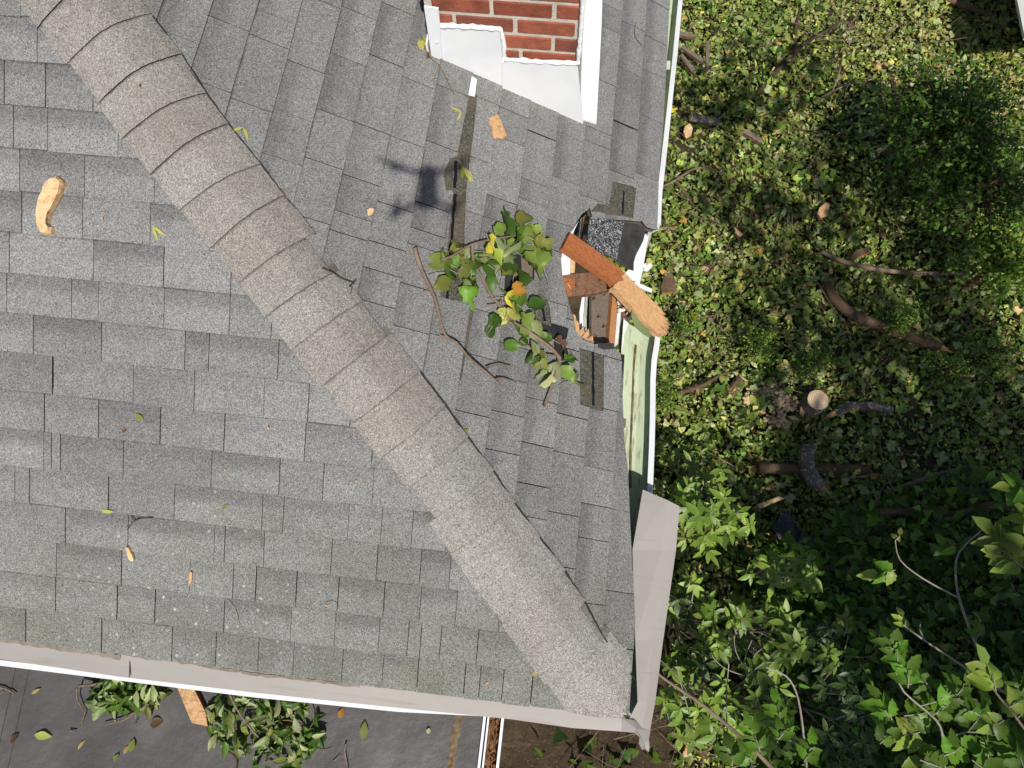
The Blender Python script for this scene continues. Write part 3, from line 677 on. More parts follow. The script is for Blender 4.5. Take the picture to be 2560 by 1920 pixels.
o = mk('rivet', *tube(chim([(1093, 106), (1093.2, 106.5)], .024), .005, 8), M['white_dirty'], chimney)
part('side_flashing', plate([on2(*p, .022) for p in [(1464, -40), (1507, -40), (1504, 60), (1499, 160), (1491, 308), (1452, 296), (1453, 200), (1456, 120)]], .01, N2)[:2], M['white_metal'], chimney, 'white apron flashing along the right side of the chimney')
part('side_flashing', box((CX0-.012, CY-.012, .3), (CX0-.004, CY+.6, .62)), M['white_metal'], chimney)

# --- gutters
def sweep(path, prof, mats, mi, parent, name, smooth=False):
    """path: list of (pos, outward unit vec); prof: list of (out, up)"""
    V, F, MI = [], [], []; n = len(prof)
    for p, d in path:
        for a, b in prof: V.append(Vector(p)+d*a+Vector((0, 0, b)))
    for i in range(len(path)-1):
        for k in range(n-1): q = i*n+k; F.append((q, q+1, q+n+1, q+n)); MI.append(mi[k])
    return mk(name, V, F, mats, parent, MI, smooth)
YX = Vector((1, 0, 0))
# right gutter: pale green trough with white front, broken at the hole. lip positions traced
def trough(lip, backx, z, name, label):
    path_i, V, F, MI = [], [], [], []
    for (x, y), (bx, by) in zip(lip, backx):
        L = onz(x, y, z); B = onz(bx, by, z-.01); B.y = L.y
        if name == 'gutter' and label.startswith('pale'): B.x = -.115
        d = B.x-L.x
        ring = [(B.x, z+.01), (B.x, z-.06), (B.x-d*.08, z-.075), (B.x-d*.62, z-.078), (L.x+.004, z-.05), (L.x-.014, z-.012), (L.x-.016, z), (L.x, z+.006), (L.x+.008, z-.002), (L.x+.004, z-.06), (B.x-d*.62, z-.084), (B.x-d*.08, z-.081), (B.x-.004, z-.06), (B.x-.004, z+.01)]
        V += [Vector((a, L.y, b)) for a, b in ring]
    n = 14; mi = [0, 0, 0, 0, 0, 1, 1, 1, 1, 1, 1, 1, 0]
    for i in range(len(lip)-1):
        for k in range(n-1): q = i*n+k; F.append((q, q+1, q+n+1, q+n)); MI.append(mi[k])
    F.append(tuple(range(n))); MI.append(1)
    o = mk(name, V, F, [M['green'], M['white_metal']], house, MI); o['label'] = label; return o
g1 = trough([(1640, 795), (1647, 836), (1645, 858), (1638, 900), (1635, 950), (1634, 1040), (1632, 1120), (1629, 1190), (1627, 1260), (1624, 1400), (1622, 1600), (1620, 1800)], [(1552, 795), (1552, 836), (1548, 858), (1552, 900), (1553, 950), (1556, 1040), (1562, 1120), (1566, 1190), (1568, 1260), (1574, 1400), (1584, 1600), (1590, 1800)], -.045, 'gutter', 'pale green bent gutter with white lip below the hole')
g2 = trough([(1648, 560), (1652, 480), (1660, 410), (1676, 265), (1690, 135), (1703, 0), (1713, -110)], [(1622, 560), (1628, 480), (1634, 410), (1648, 265), (1656, 135), (1664, 0), (1670, -110)], -.075, 'gutter', 'white lipped gutter slice above the hole')
ribbon([(1590, 862), (1586, 900), (1582, 1000), (1577, 1120), (1576, 1220)], .008, lambda x, y, h=0: onz(x, y, -.115), 0, M['rust'], house, 'gutter_seam')
part('gutter_clip', plate([onz(*p, -.06) for p in [(1664, 152), (1676, 152), (1675, 172), (1663, 172)]], .006, (0, 0, 1))[:2], M['white_dirty'])
part('bent_gutter_end', plate([onz(*p, z) for p, z in zip([(1546, 868), (1552, 790), (1560, 782), (1583, 784), (1562, 830), (1556, 880)], [-.09, -.05, -.04, -.03, -.09, -.1])], .003, (.2, 0, 1))[:2], M['white_dirty'], label='bent grey gutter end at the hole')
part('torn_gutter_lip', plate([onz(*p, -.06) for p in [(1623, 582), (1604, 588), (1592, 612), (1584, 660), (1560, 686), (1556, 714), (1598, 714), (1608, 670), (1616, 620)]], .004, (.2, 0, 1))[:2], M['white_metal'], label='torn white gutter lip beside the dark flap')
part('white_trim_strip', plate([onz(*p, -.03) for p in [(1588, 704), (1630, 722), (1629, 731), (1584, 713)]], .006, (0, 0, 1))[:2], M['white_metal'])
# bottom gutter with tan cover
def bottom_gutter():
    lip = [(-420, 1606), (0, 1664), (320, 1704), (640, 1744), (1000, 1780), (1200, 1790), (1430, 1812), (1560, 1822)]
    path = []
    for x, y in lip: p = onz(x, y, -.035); path.append((Vector((p.x, p.y, 0)), Vector((0, -1, 0))))
    V, F = [], []
    for p, _ in path:
        y = p.y; V += [Vector((p.x, a, b)) for a, b in ((-.002, -.03), (-.004, -.1), (y+.035, -.105), (y+.012, -.06), (y+.020, -.036), (y, -.033), (y+.003, -.042), (y+.006, -.062), (y+.028, -.111), (.0, -.108))]
    for i in range(len(path)-1):
        for k in range(9): q = i*10+k; F.append((q, q+1, q+11, q+10))
    mk('gutter', V, F, M['white_metal'], house)['label'] = 'white gutter along the front eave below the tan cover'
bottom_gutter()
def cover():
    # inner (shingle side) and outer edges, traced
    inn = [(-420, 1520), (-200, 1560), (0, 1590), (300, 1634), (640, 1681), (960, 1718), (1277, 1762), (1430, 1783), (1555, 1797)]
    out = [(-420, 1588), (-200, 1620), (0, 1648), (300, 1692), (640, 1732), (960, 1766), (1277, 1798), (1430, 1820), (1555, 1829)]
    seg = [(0, 4), (4, 9)]
    n = len(inn); V = []
    for k, ((a, b), (c, d)) in enumerate(zip(inn, out)):
        A = onz(a, b, .000); Bm = onz((a+c)/2, (b+d)/2, -.012); C = onz(c, d, -.022); V += [A+Vector((0, .05, .012)), A, Bm, C, C+Vector((0, 0, -.006)), A+Vector((0, 0, -.02))]
    F, MI = [], []; m = 6
    for i in range(n-1):
        for k in range(m-1): q = i*m+k; F.append((q, q+1, q+m+1, q+m)); MI.append(0)
    o = mk('gutter_cover', V, F, [M['guard']], house, MI); o['label'] = 'tan gutter cover along the front eave'
    o = ribbon([(-60, 1590), (60, 1607), (180, 1625), (300, 1644)], .016, lambda x, y, h=0: onz(x, y, .003), 0, M['guard_dirt'], house, 'dirt_band', .45); o = ribbon([(330, 1640), (480, 1658), (640, 1686), (900, 1715)], .011, lambda x, y, h=0: onz(x, y, .003), 0, M['guard_dirt'], house, 'dirt_band', .6)
    ribbon([(325, 1636), (323, 1694)], .004, lambda x, y, h=0: onz(x, y, -.006), 0, M['rust'], house, 'cover_joint', .1)
cover()
def side_cover():
    L = [(1607, 1224), (1581, 1375), (1588, 1600), (1594, 1755), (1574, 1795)]
    C = [(1668, 1250), (1655, 1375), (1632, 1600), (1618, 1755), (1604, 1820)]
    Rr = [(1699, 1266), (1690, 1375), (1658, 1600), (1638, 1755), (1623, 1838)]
    zl = [.05, .014, .002, .0, -.002]; zc = [.062, .03, .004, -.004, -.008]; zr = [.045, .016, -.012, -.022, -.03]
    V = []; m = 4
    for l, c, r, a, b, e in zip(L, C, Rr, zl, zc, zr):
        A, Bc, D = onz(*l, a), onz(*c, b), onz(*r, e); V += [A, Bc, D, D-Vector((.004, 0, .022))]
    F = []
    for i in range(len(L)-1):
        for k in range(m-1): q = i*m+k; F.append((q, q+1, q+m+1, q+m))
    V, F, _ = orient(V, F, [], (0, 0, 1)); o = mk('gutter_cover', V, F, [M['guard']], house); o['label'] = 'lifted tan gutter cover beside the yard'
    md = o.modifiers.new('s', 'SOLIDIFY'); md.thickness = .003
side_cover()
def corner():
    px = [(1556, 1796), (1585, 1800), (1626, 1826), (1622, 1850), (1624, 1868), (1621, 1880), (1613, 1872), (1606, 1876), (1597, 1858), (1599, 1843), (1586, 1832), (1554, 1829)]
    zz = [.0, .004, -.03, -.02, -.035, -.05, -.03, -.055, -.04, -.018, -.024, -.022]
    c = onz(1590, 1822, .012); c2 = onz(1612, 1856, -.01)
    V = [onz(*p, z) for p, z in zip(px, zz)]+[c, c2]
    F = [(0, 1, 12), (1, 2, 12), (2, 13, 12), (2, 3, 13), (3, 4, 13), (4, 5, 13), (5, 6, 13), (6, 7, 13), (7, 8, 13), (8, 9, 13), (9, 12, 13), (9, 10, 12), (10, 11, 12), (11, 0, 12)]
    V, F, _ = orient(V, F, [], (0, 0, 1)); o = mk('cover_corner', V, F, M['guard'], house); o['label'] = 'crumpled tan corner of the gutter cover'
    md = o.modifiers.new('s', 'SOLIDIFY'); md.thickness = .002
corner()

# ================================================================== LOW FLAT ROOF
PZ = -.8
porch = empty('porch', (-2.5, -.6, GZ)); tag(porch, 'low porch with dark grey flat rubber roof littered with leaves', 'porch')
pr0 = onz(1212, 1805, PZ); pr1 = onz(1194, 1920, PZ)
rx = pr1.x
part('roof_membrane', box((-6, -2.6, PZ-.05), (rx, .43, PZ)), M['epdm'], porch)
ribbon([(1150, 1780), (1146, 1800), (1135, 1860), (1122, 1960)], .034, lambda x, y, h=0: onz(x, y, PZ+.003), 0, M['rust'], porch, 'membrane_seam', .35, .002)
for xx in (36, 70): ribbon([(xx, 1660), (xx-28, 1790), (xx-60, 1940)], .02, lambda x, y, h=0: onz(x, y, PZ+.004), 0, M['epdm'], porch, 'membrane_fold', .1, .004)
ex = onz(1258, 1815, PZ).x
part('gutter', join(box((rx, -2.6, PZ-.1), (rx+.012, .43, PZ+.02)), box((rx+.020, -2.6, PZ-.1), (rx+.028, .43, PZ+.012)), box((ex-.012, -2.6, PZ-.1), (ex, .43, PZ+.02)), box((rx, -2.6, PZ-.11), (ex, .43, PZ-.1))), M['white_metal'], porch, 'white gutter full of brown needles')
def needles():
    P = []
    for _ in range(420):
        x = random.uniform(rx+.03, ex-.012); y = random.uniform(-1.6, .42); a = random.uniform(0, math.pi); l = random.uniform(.03, .11); d = Vector((math.cos(a)*.35, math.sin(a), random.uniform(-.2, .2)))*l*.5
        c = Vector((x, y, PZ-.02+random.uniform(-.03, .02))); a0 = c-d; b0 = c+d
        for q in (a0, b0): q.x = min(max(q.x, rx+.03), ex-.013)
        P.append(tube([a0, b0], random.uniform(.0015, .004), 4, cap=False))
    v, f = join(*P, box((rx+.029, -2.6, PZ-.099), (ex-.0125, .43, PZ-.045))); o = mk('gutter_debris', v, f, M['needle'], porch); o['kind'] = 'stuff'
needles()
part('wall', box((-6, -2.55, GZ-.1), (rx-.03, -2.5, PZ-.05)), M['siding'], porch); part('wall', box((rx-.08, -2.5, GZ-.1), (rx-.03, .43, PZ-.05)), M['siding'], porch)

# ================================================================== THINGS ON THE ROOFS
def poly_chunk(name, px, on, h, th, mat, label, cat, nrm, group=None, bump=0.):
    pts = [on(x, y, h) for x, y in px]; V, F, MI = plate(pts, th, nrm)
    n = len(V)//2
    if bump:
        V = [Vector(p)+Vector(nrm)*random.uniform(-bump, bump) if i < n else p for i, p in enumerate(V)]
    return thing_mesh(name, V, F, mat if isinstance(mat, list) else [mat, mat], label, cat, group, MI)
def chunk3d(name, px, on, h0, hgt, mat, label, nrm):
    """rounded chunk: outline at h0, raised inner outline"""
    q = []
    for a_, b_ in zip(px, px[1:]+px[:1]): q += [(a_[0]+random.uniform(-1.5, 1.5), a_[1]+random.uniform(-1.5, 1.5)), ((a_[0]+b_[0])/2+random.uniform(-3, 3), (a_[1]+b_[1])/2+random.uniform(-3, 3))]
    px = q; P = [on(x, y, h0) for x, y in px]; c = sum(P, Vector())/len(P); n = len(P); nrm = Vector(nrm)
    mid = [p+nrm*hgt*random.uniform(.5, .75) for p in P]
    inn = []
    for i, p in enumerate(P):
        q = (P[i-1]+P[(i+1) % n])/2; inn.append(p.lerp(q, .5).lerp(p, .35)*.75+(P[i-3 if n > 8 else i-1]*.5+P[(i+3) % n]*.5)*.25+nrm*hgt*random.uniform(.85, 1.1))
    V = P+mid+inn; F = []
    for r in range(2):
        for i in range(n): j = (i+1) % n; F.append((r*n+i, r*n+j, (r+1)*n+j, (r+1)*n+i))
    ax = Vector((1, 0, 0)); bx = nrm.cross(ax).normalized(); ax = bx.cross(nrm)
    p2 = [((p-c).dot(ax), (p-c).dot(bx)) for p in inn]; vs, tr = cdt(p2)
    if len(vs) == n: F += [tuple(2*n+i for i in t) for t in tr]
    else: F.append(tuple(range(2*n, 3*n)))
    V, F, _ = orient(V, [F[-1]]+F[:-1], [], nrm)
    return thing_mesh(name, V, F, mat, label, 'wood')
chunk3d('wood_chunk', [(150, 440), (160, 451), (166, 463), (162, 481), (150, 503), (142, 515), (130, 532), (126, 548), (127, 562), (137, 568), (138, 583), (122, 590), (110, 581), (101, 552), (105, 520), (107, 500), (117, 480), (124, 462), (138, 448)], on1, .011, .03, M['wood_pale'], 'long curved pale wood chunk on the left roof slope', N1)
chunk3d('wood_chunk', [(1239, 285), (1246, 298), (1256, 318), (1265, 338), (1260, 348), (1237, 349), (1230, 330), (1222, 304), (1222, 297), (1233, 293)], on2, .011, .008, M['wood_fresh'], 'flat splintered orange wood chip below the chimney', N2)
poly_chunk('wood_sliver', [(313, 1369), (320, 1369), (328, 1384), (334, 1402), (327, 1404), (320, 1396), (318, 1384)], on1, .022, .01, M['wood_pale'], 'pale pointed wood sliver on the lower left shingles', 'wood', N1)
poly_chunk('wood_sliver', [(475, 1428), (480, 1432), (479, 1452), (473, 1466), (471, 1448)], on1, .018, .006, M['wood_fresh'], 'thin upright orange sliver stuck in a shingle joint', 'wood', N1)
poly_chunk('bark_chip', [(918, 524), (925, 520), (934, 521), (934, 529), (928, 537), (920, 540)], on2, .015, .004, M['wood_pale'], 'small tan wood chip on the shingles between the hip caps and the dark worn strip', 'wood', N2)
chips = [(255, 545, on1), (670, 1070, on1), (774, 1080, on1), (889, 1095, on1), (798, 1136, on1), (912, 1141, on1), (563, 1175, on1), (891, 1203, on1), (891, 1265, on1), (836, 1318, on1), (816, 1514, on1), (738, 332, on2), (1401, 1061, on2), (345, 211, on2), (705, 827, on1)]
cm = []
for i in range(4):
    r = .0048; pts = [Vector((math.cos(a)*r*random.uniform(.6, 1.2), math.sin(a)*r*random.uniform(.6, 1.2), 0)) for a in (0, 1.1, 2.3, 3.4, 4.5, 5.4)]
    V, F, MI = plate(pts, .003, (0, 0, 1)); cm.append(mesh('wood_chip', V, F, [M['wood_fresh'], M['wood_stain']], MI))
for x, y, on in chips:
    o = link('wood_chip', random.choice(cm)); o.location = on(x, y, .016); o.rotation_euler = (PITCH if on is on1 else 0, 0 if on is on1 else PITCH, random.uniform(0, 0)); s = random.uniform(.7, 1.3); o.scale = (s, s, s)
    tag(o, 'tiny orange wood chip lying on the grey roof', 'wood chip', 'tiny wood chips scattered over the roof')
# broken board over the hole
def broken_board():
    top = [(1426, 581), (1480, 618), (1552, 672), (1561, 684), (1600, 720), (1648, 768), (1658, 779)]
    end = [(1652, 774), (1664, 786), (1651, 783), (1671, 800), (1662, 799), (1676, 812), (1655, 803), (1674, 819), (1660, 815), (1669, 826), (1645, 811), (1668, 835), (1654, 829), (1661, 838), (1648, 832), (1646, 836), (1636, 824)]
    low = [(1638, 828), (1600, 790), (1560, 745), (1533, 715), (1530, 703), (1470, 660), (1408, 618)]
    b = empty('broken_board', on2(1540, 700, .02)); tag(b, 'large broken board, half stained brown half bare wood, lying across the hole', 'board')
    seam = [(1552, 672), (1561, 684), (1553, 690), (1558, 699), (1545, 703), (1538, 712), (1530, 703)]
    def pc(name, px, mat, lab):
        V, F, MI = plate([on2(x, y, .05) for x, y in px], .036, N2); o = mk(name, V, F, [mat, M['wood_stain'] if mat is M['board_stain'] else M['wood_fresh']], b, MI); o['label'] = lab
    pc('stained_half', [(1426, 581), (1480, 618), (1552, 672), (1561, 684), (1553, 690), (1559, 700), (1545, 704), (1536, 712), (1530, 703), (1470, 660), (1408, 618)], M['board_stain'], 'red brown stained half of the board')
    pc('bare_half', [(1552.6, 672.3), (1600, 720), (1648, 768)]+end+[(1622, 814), (1600, 790), (1560, 745), (1533, 717), (1536, 712.6), (1545.5, 704.6), (1559.6, 700.4), (1553.8, 690.2), (1561.6, 684.2)], M['board_bare'], 'bare splintered half of the board')
broken_board()
# board on the low roof
def low_board():
    V, F, MI = plate([onz(x, y, PZ+.035) for x, y in [(441, 1714), (482, 1716), (513, 1779), (519, 1816), (479, 1807)]], .03, (0, 0, 1))
    thing_mesh('board', V, F, [M['wood_fresh'], M['wood_stain']], 'short orange board end on the dark flat roof', 'board', None, MI)
low_board()
def branch(name, label, cat, stems, mat='twig', on=on2, h=.02, group=None, n=7):
    b0 = stems[0]; org = on(b0[0][0][0], b0[0][0][1], h); t = empty(name, org); tag(t, label, cat, group)
    for i, (px, r0, r1) in enumerate(stems):
        P = []
        for q in px: P.append(on(q[0], q[1], q[2] if len(q) > 2 else h))
        rr = [r0+(r1-r0)*k/(len(P)-1) for k in range(len(P))]
        mk('stem' if i == 0 else 'twig', *tube(P, rr, n, .08, True, 3), M[mat], t, smooth=True)
    return t
t = branch('bare_branch', 'bare grey twig with a bent fork on the right slope', 'branch', [([(1038, 620, .05), (1043, 645, .045), (1062, 692, .04), (1086, 742, .03), (1101, 800, .025), (1115, 840, .03), (1142, 858, .05), (1176, 898, .06), (1215, 930, .045), (1246, 958, .02)], .0085, .004), ([(1216, 921, .045), (1246, 911, .04), (1277, 915, .02)], .004, .0018), ([(1235, 948, .03), (1262, 946, .03), (1292, 957, .015)], .004, .0015), ([(1100, 838, .02), (1116, 843, .03)], .004, .003)])
b = branch('leafy_branch', 'leafy tulip tree branch with green and yellow leaves beside the hole', 'branch', [([(1100, 650, .05), (1130, 640, .06), (1178, 612, .07), (1240, 596, .06), (1300, 588, .05)], .005, .004), ([(1180, 612, .07), (1185, 660, .05), (1203, 690, .035), (1226, 735, .03), (1246, 760, .035), (1262, 790, .04), (1300, 815, .05), (1345, 845, .05), (1380, 872, .05), (1400, 895, .04)], .005, .0075), ([(1400, 893, .04), (1390, 930, .035), (1376, 975, .03), (1360, 1015, .02)], .0075, .006), ([(1218, 762, .03), (1245, 758, .035), (1256, 745, .04)], .002, .003), ([(1300, 850, .03), (1345, 880, .03), (1395, 890, .04)], .004, .003)])
# px x, y, size px, yaw deg (image, ccw from right), colour, kind, height
LV = [(1296, 590, 70, 110, 'mid', .08), (1262, 588, 58, 100, 'dark', .06), (1240, 590, 46, 60, 'light', .09), (1290, 618, 62, 80, 'mid', .11), (1258, 640, 92, 60, 'pale', .10), (1306, 640, 86, -20, 'light', .09), (1358, 668, 84, 110, 'light', .05), (1318, 585, 50, 20, 'olive', .05), (1335, 600, 50, -10, 'olive', .05), (1345, 612, 46, -30, 'dark', .04), (1214, 630, 52, 75, 'yellow', .09), (1232, 622, 46, -60, 'lime', .10),
      (1160, 660, 60, 70, 'olive', .06), (1135, 620, 55, 40, 'olive', .05), (1180, 675, 60, 60, 'mid', .07), (1112, 682, 62, 20, 'mid', .06), (1152, 690, 52, -20, 'mid', .05), (1190, 640, 46, 10, 'mid', .05), (1205, 665, 52, 0, 'dark', .05), (1238, 680, 60, 110, 'grey', .06), (1218, 660, 46, 150, 'grey', .07), (1256, 690, 50, 80, 'light', .05), (1284, 690, 58, 85, 'tan', .05), (1276, 690, 50, 100, 'dark', .04), (1296, 720, 56, 90, 'dark', .05), (1258, 655, 60, 50, 'grey', .08),
      (1175, 715, 66, -95, 'bright', .05), (1228, 690, 42, -92, 'mid', .04), (1085, 720, 58, 30, 'olive', .04), (1158, 690, 60, -80, 'grey', .04), (1172, 700, 46, -40, 'light', .05), (1100, 660, 52, 60, 'light', .06), (1262, 745, 62, 15, 'yellow', .06), (1275, 735, 50, 40, 'orange', .05), (1290, 752, 64, -10, 'mid', .06), (1320, 770, 50, 20, 'dark', .05), (1264, 800, 66, 40, 'palyel', .07), (1258, 770, 42, -85, 'palyel', .06), (1248, 790, 60, -120, 'dark', .06), (1232, 815, 50, 60, 'mid', .05), (1312, 785, 56, -90, 'light', .06), (1340, 800, 56, -95, 'grey', .05), (1348, 830, 36, -40, 'mid', .04),
      (1282, 848, 58, -95, 'mid', .05), (1412, 902, 50, 20, 'bright', .05), (1392, 905, 46, -100, 'grey', .06), (1378, 935, 46, -110, 'pale', .05), (1404, 915, 50, -60, 'light', .05), (1430, 955, 52, 25, 'grey', .05), (1345, 900, 46, -60, 'olive', .04), (1335, 880, 40, -120, 'dark', .04), (1352, 920, 36, -90, 'grey', .04), (1120, 660, 60, 170, 'light', .05), (1270, 560, 50, 100, 'mid', .05), (1300, 565, 60, 60, 'olive', .07), (1310, 610, 50, 200, 'light', .06), (1385, 850, 40, -20, 'brown', .02), (1298, 860, 30, 30, 'mid', .03)]
B2 = Matrix.Rotation(PITCH, 3, 'Y')
for (qx, qy, sx_, sy_, nq_) in ((1290, 585, 45, 30, 6), (1165, 640, 45, 30, 9), (1275, 770, 30, 40, 4), (1350, 880, 30, 40, 4)):
    for _ in range(nq_): LV.append((random.gauss(qx, sx_*.6), random.gauss(qy, sy_*.6), random.uniform(34, 56), random.uniform(0, 360), random.choice(('mid', 'mid', 'dark', 'bright', 'grey', 'olive', 'light')), random.uniform(.03, .07)))
for x, y, s, a, c, h in LV:
    p = on2(x, y, h*.75); d = (p-CAM).length; add_leaf(b, p, s/FPX*d, R_(a+6.6), c, 'tulip' if s > 60 or random.random() < .4 else 'oval', .7, random.uniform(-.35, .35), 'leaf', .74, .7, .85, B2, 'leaf', .16)
    dv = B2 @ Vector((math.cos(R_(a+6.6)), math.sin(R_(a+6.6)), 0)); l_ = s/FPX*d*random.uniform(.4, .8)
    if random.random() < .65: mk('leaf_stalk', *tube([p, p-dv*l_*.5+Vector((0, 0, .006)), p-dv*l_], .0013, 5), M['twig_pale'], b, smooth=True)
lf = branch('leaf_spray', 'dry yellow leaf spray on the dark worn strip', 'leaf', [([(1145, 400, .02), (1165, 425, .02), (1185, 450, .018)], .002, .001)], 'twig')
for a, s, c in ((-50, 60, 'palyel'), (-62, 48, 'lime'), (-40, 56, 'palyel'), (-75, 40, 'olive')): add_leaf(lf, on2(1148+random.uniform(0, 10), 405+random.uniform(0, 12), .02), s/FPX*2.6, R_(a+6.6), c, 'lance', .3, .1, 'leaf', .2, .3, .2, B2)
lf = branch('dry_leaf_clump', 'dry yellow and brown leaf clump at the chimney foot', 'leaf', [([(1072, 90, .02), (1075, 140, .02), (1100, 165, .02), (1135, 235, .015)], .003, .0015), ([(1098, 160, .02), (1085, 200, .015)], .002, .001)], 'twig')
for x, y, s, a, c in ((1065, 110, 34, 120, 'palyel'), (1055, 112, 34, 60, 'yellow'), (1072, 105, 30, 80, 'brown'), (1062, 120, 26, -30, 'rust'), (1070, 130, 26, -60, 'brown'), (1048, 100, 30, -60, 'palyel')): add_leaf(lf, on2(x, y, .02), s/FPX*2.7, R_(a), c, 'oval', .4, .2, 'leaf', .5, .3, .3, B2)
# winged seeds, twigs, single leaves
def seed(x, y, on, a1, a2, s, lab, B):
    p = on(x, y, .016); t = empty('winged_seed', p); tag(t, lab, 'seed')
    for a in (a1, a2): add_leaf(t, p, s/FPX*(p-CAM).length, R_(a+6.6), 'palyel', 'oval', .2, 0, 'leaf', .2, .2, .1, B, 'wing')
B1 = Matrix.Rotation(PITCH, 3, 'X')
seed(608, 318, on2, -140, -60, 34, 'pale yellow winged seed at the upper right edge of the hip caps', B2); seed(382, 566, on1, -35, -72, 34, 'pale yellow winged seed on the left slope below the wood chunk', B1)
seed(1152, 279, on2, 175, -100, 26, 'small green winged seed beside the dark worn strip', B2); seed(283, 1279, on1, 185, 175, 30, 'pale yellow winged seed on the lower left slope', B1)
branch('twig_scrap', 'thin dark forked twig lying over the hip caps', 'twig', [([(806, 669, .03), (832, 681, .028), (856, 697, .026), (880, 705, .025)], .003, .002), ([(889, 700, .02), (874, 716, .03)], .004, .003), ([(880, 716, .02), (876, 735, .02), (869, 748, .018)], .0016, .001)], 'twig_dark')
branch('twig_scrap', 'thin bent brown twig right of the chimney flashing', 'twig', [([(1591, 55, .02), (1587, 88, .016), (1606, 114, .018)], .0022, .0018)], 'twig')
branch('twig_scrap', 'curved dark twig on the lower left shingles', 'twig', [([(318, 1325, .016), (335, 1303, .018), (355, 1296, .02), (382, 1294, .018)], .0016, .002), ([(328, 1290, .018), (338, 1304, .018)], .003, .001)], 'twig_dark', on1)
branch('grass_stem', 'curved pale dry stem on the lower shingles', 'twig', [([(548, 1496, .014), (572, 1504, .018), (590, 1530, .018), (598, 1560, .014)], .0012, .001)], 'twig_pale', on1)
branch('grass_stem', 'short curved yellow stem in the middle of the left slope', 'twig', [([(812, 1507, .014), (828, 1504, .018), (843, 1508, .016)], .0012, .001)], 'twig_pale', on1)
def single(x, y, on, s, a, c, kind, lab, B=None, W=.7, h=.014, name='fallen_leaf'):
    p = on(x, y, h) if on is not onz else onz(x, y, PZ+h); o = add_leaf(None, p, s/FPX*(p-CAM).length, R_(a+6.6), c, kind, .15, 0, 'leaf', W, .3, .25, B, name); tag(o, lab, 'leaf')
single(338, 1036, on1, 22, -40, 'olive', 'oval', 'crumpled yellow brown leaf on the left slope', B1); single(305, 1078, on1, 14, 30, 'brown', 'oval', 'tiny dark red leaf scrap on the left slope', B1)
single(1160, 1080, on2, 16, 30, 'olive', 'oval', 'small olive leaf caught at the hip cap edge', B2); single(1334, 1690, on1, 16, 60, 'tan', 'oval', 'small tan leaf near the front eave', B1); single(1210, 1712, on1, 16, 25, 'orange', 'lance', 'thin orange scrap near the front eave', B1, .3)
single(1585, 816, on2, 78, 30, 'grey', 'tulip', 'grey green leaf lying on the pale green gutter', B2, .95, .03); single(555, 1270, on1, 16, 20, 'olive', 'oval', 'faint olive leaf on the left slope', B1)
# ---- debris on the low roof
def pile(name, label, stems, pts, cols, B=None, smin=24, smax=44):
    t = branch(name, label, 'branch', stems, 'twig', lambda x, y, h=0: onz(x, y, PZ+h), .03)
    for x, y in pts:
        h = random.uniform(.01, .06); p = onz(x, y, PZ+h); add_leaf(t, p, random.uniform(smin, smax)/FPX*3.6, random.uniform(0, 6.28), random.choice(cols), random.choice(('tulip', 'oval', 'lance', 'lance')), .8, random.uniform(-.5, .5), 'leaf', .40, .9, .9, None, 'leaf', .14)
    return t
def scatter(n, cx, cy, rx_, ry_, ymin=0):
    out = []
    while len(out) < n:
        a, r = random.uniform(0, 6.28), math.sqrt(random.random()); x, y = cx+math.cos(a)*r*rx_, cy+math.sin(a)*r*ry_
        if y > ymin: out.append((x, y))
    return out
GC = ['dark', 'mid', 'mid', 'dark', 'grey', 'grey', 'olive', 'pale']
pile('fallen_branch', 'wilted leafy branch on the flat roof left of the orange board', [([(265, 1705), (230, 1712), (195, 1715, .05)], .006, .006), ([(193, 1720, .05), (192, 1745, .03), (205, 1770, .02), (212, 1785, .02), (200, 1815, .015)], .004, .002), ([(343, 1775, .02), (310, 1800, .03), (258, 1812, .02)], .004, .003), ([(340, 1808, .02), (340, 1750, .03)], .004, .004)], scatter(110, 318, 1738, 90, 46, 1690), GC)
pile('fallen_branch', 'large wilted leafy branch on the flat roof right of the orange board', [([(575, 1738, .06), (610, 1800, .06), (680, 1880, .05)], .005, .004), ([(770, 1760, .04), (785, 1805, .03), (740, 1850, .03)], .003, .002), ([(640, 1830, .05), (700, 1800, .04), (760, 1810, .03)], .003, .002)], scatter(140, 655, 1802, 138, 80, 1733)+scatter(45, 700, 1870, 70, 60, 1760)+scatter(16, 790, 1835, 30, 30)+scatter(12, 555, 1770, 40, 40, 1730), GC)
PZo = lambda x, y, h=0: onz(x, y, PZ+h)
branch('twig_scrap', 'thin twig standing out at the left frame edge of the flat roof', 'twig', [([(-20, 1715), (15, 1722), (38, 1736)], .005, .003), ([(-10, 1745), (8, 1728)], .003, .002)], 'twig', PZo, .015)
branch('twig_scrap', 'forked grey twig at the bottom of the flat roof', 'twig', [([(865, 1860, .02), (862, 1880, .02), (870, 1925, .015)], .004, .004), ([(832, 1905, .01), (850, 1890, .015)], .002, .002), ([(793, 1873, .01), (810, 1878, .012), (828, 1871, .01)], .0015, .0012)], 'twig', PZo, .015)
branch('twig_scrap', 'short forked twig below the leafy branch on the flat roof', 'twig', [([(560, 1873, .015), (585, 1888, .02), (592, 1905, .02), (590, 1930, .01)], .004, .003), ([(578, 1880, .02), (588, 1892, .02)], .002, .002)], 'twig_dark', PZo, .015)
branch('twig_scrap', 'small brown twig on the flat roof below the left leafy branch', 'twig', [([(173, 1827), (190, 1827)], .004, .003)], 'twig', PZo, .012)
single(85, 1838, onz, 34, 0, 'palyel', 'lance', 'yellow green leaf with dark stalk on the flat roof', None, .4); single(906, 1850, onz, 38, 80, 'olive', 'oval', 'lone olive leaf on the right of the flat roof', None, .45); single(848, 1795, onz, 22, 70, 'orange', 'oval', 'orange brown curled leaf near the front gutter', None, .7)
